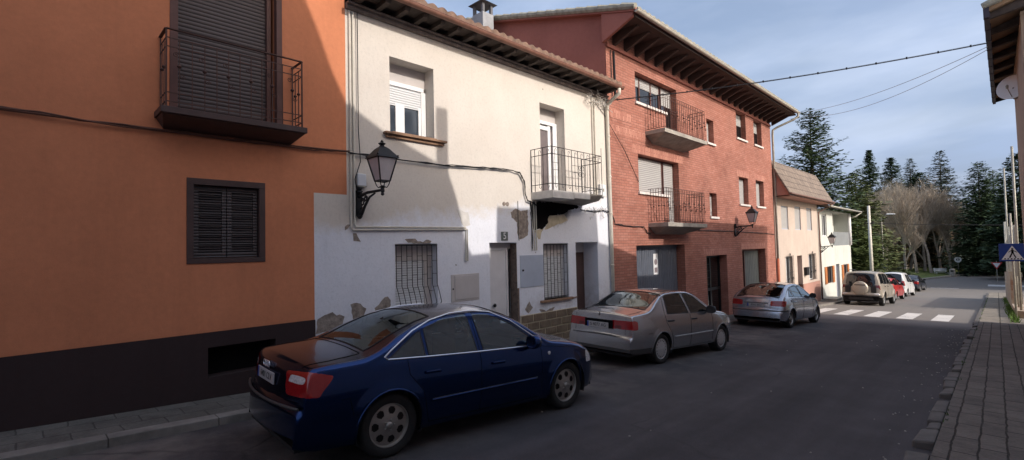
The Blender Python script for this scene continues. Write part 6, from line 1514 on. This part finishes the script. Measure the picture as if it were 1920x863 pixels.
suv = dict(paint=M['p_suv'], w=.90, wb=2.72, R=.365, tum=.17, rc=.09, st=.025, dense=.35, flare=.035, far=True, arch=1.18, lip=.03, planr=.93, bulr=.06, bulf=.12, liptrim=False,
    top=[(-.85, .50), (-.845, .62), (-.83, .68), (-.79, .70), (-.775, .72), (-.77, .95), (-.75, 1.15), (-.70, 1.45), (-.62, 1.70), (-.50, 1.79), (-.2, 1.835), (.5, 1.85), (1.2, 1.84), (1.5, 1.78), (1.85, 1.50), (2.1, 1.25), (2.3, 1.20), (2.9, 1.14), (3.25, 1.05), (3.36, .85), (3.42, .65), (3.45, .48)],
    bot=[(-.85, .46), (0, .42), (2.7, .40), (3.45, .45)], belt=[(-.85, 1.13), (1, 1.12), (3.45, 1.0)],
    windows=[[(-.50, 1.18), (-.42, 1.68), (.25, 1.70), (.25, 1.17)], [(.34, 1.17), (.34, 1.70), (.95, 1.71), (1.0, 1.16)], [(1.08, 1.16), (1.05, 1.71), (1.38, 1.69), (1.85, 1.25), (1.85, 1.16)]],
    doors=[(.28, 1.03, .46), (1.03, 1.95, .46)], rear=(-.755, -.60, .66, .60), front=(1.50, 2.12, .66, .72), seams=[[(1.03, .45), (1.03, 1.14), (1.0, 1.75)], [(.28, 1.14), (.28, .80), (.42, .5)], [(1.96, .5), (1.96, 1.12)]],
    handles=[(.42, 1.02), (1.15, 1.02)], mirror=(1.80, 1.2), rim='spoke', rimf=.60, inset=-.015, hl=(.80, .98),
    lamps=[('tail_light', 'darkredlamp', [(.74, .85), (.74, 1.10), (1.02, 1.10), (1.02, .85)]), ('bumper_lamp', 'clearlamp', [(.60, .60), (.60, .67), (.9, .67), (.9, .60)])], custom=suv_custom, extra=suv_extra)
car('dusty gold off-road vehicle with a spare wheel cover on its back', 'off-roader', suv, (-5.22, 32.5, G(32.5)), .036)

# ---- red hatchback, white van, dark car
red = dict(paint=M['p_red'], w=.83, wb=2.45, R=.29, tum=.45, rc=.09, st=.03, dense=.25, far=True,
    top=[(-.70, .34), (-.69, .55), (-.66, .62), (-.64, .90), (-.58, 1.05), (-.35, 1.30), (-.1, 1.39), (.5, 1.43), (1.2, 1.42), (1.5, 1.32), (1.9, 1.05), (2.2, .98), (2.7, .90), (3.0, .70), (3.05, .45), (3.07, .30)],
    bot=[(-.7, .28), (3.07, .25)], belt=[(-.7, .93), (3.07, .80)], windows=[[(-.2, .98), (-.05, 1.28), (.5, 1.34), (.9, 1.34), (.95, .95)], [(1.03, .95), (1.0, 1.34), (1.3, 1.31), (1.75, 1.0), (1.75, .94)]],
    doors=[(.10, 1.0, .28), (1.0, 1.85, .28)], rear=(-.60, -.2, .62, .55), front=(1.3, 1.95, .58, .66), seams=[[(1.0, .3), (1.0, .95)], [(1.9, .3), (1.9, .92)]], handles=[(1.15, .82)], mirror=(1.65, 1.0),
    lamps=[('tail_light', 'redlamp', [(.56, .66), (.56, .88), (1.0, .88), (1.0, .66)])], plate=(0, .6, '3175 DFH', .02))
car('small red hatchback squeezed between the off-roader and the white van', 'car', red, (-5.40, 39.2, G(39.2)), .05)
van = dict(paint=M['p_white'], w=.84, wb=2.60, R=.30, tum=.20, rc=.12, st=.03, dense=.30, far=True, planr=.93, bulr=.06,
    top=[(-.80, .36), (-.79, .55), (-.77, .62), (-.75, .90), (-.72, 1.10), (-.62, 1.50), (-.50, 1.68), (-.3, 1.75), (.5, 1.79), (1.2, 1.77), (1.5, 1.68), (1.9, 1.38), (2.2, 1.12), (2.5, 1.02), (2.9, .88), (3.1, .68), (3.18, .45), (3.2, .3)],
    bot=[(-.8, .30), (3.2, .25)], belt=[(-.8, 1.02), (3.2, .85)], windows=[[(.3, 1.08), (.32, 1.60), (.95, 1.62), (1.0, 1.05)], [(1.08, 1.05), (1.05, 1.62), (1.4, 1.58), (1.9, 1.15), (1.9, 1.04)]],
    doors=[(.2, 1.03, .3), (1.03, 2.0, .3)], rear=(-.71, -.52, .62, .58), front=(1.5, 2.3, .62, .70), seams=[[(1.03, .3), (1.03, 1.02)], [(2.02, .3), (2.02, 1.0)]], handles=[(1.2, .95)], mirror=(1.85, 1.12),
    lamps=[('tail_light', 'redlamp', [(.66, .80), (.68, 1.15), (.98, 1.15), (.98, .80)])], plate=(0, .74, '0527 GKP', .06))
car('white high roofed van with red tail lamps parked ahead of the red car', 'van', van, (-5.52, 45.7, G(45.7)), .063, name='parked_van')
dk = dict(red); dk.update(paint=M['p_dark'], w=.86, wb=2.62, R=.31, top=[(-1.0, .34), (-.99, .55), (-.96, .62), (-.94, .92), (-.88, 1.0), (-.4, 1.05), (0, 1.22), (.5, 1.40), (.9, 1.44), (1.3, 1.42), (1.7, 1.25), (2.1, 1.02), (2.6, .95), (3.1, .85), (3.3, .65), (3.35, .45), (3.37, .3)],
    bot=[(-1, .28), (3.37, .25)], belt=[(-1.0, .93), (3.37, .80)], rear=(-.38, .35, .60, .54), front=(1.5, 2.1, .58, .66), rim='spoke', rimmat='rimsilver', doors=[(.15, 1.05, .28), (1.05, 2.0, .28)], seams=[[(1.05, .3), (1.05, .95)]], mirror=(1.85, 1.0), plate=(0, .74, '2861 CRT', .055))
car('near black car at the far end of the parked row', 'car', dk, (-5.62, 55.3, G(55.3)), .049)
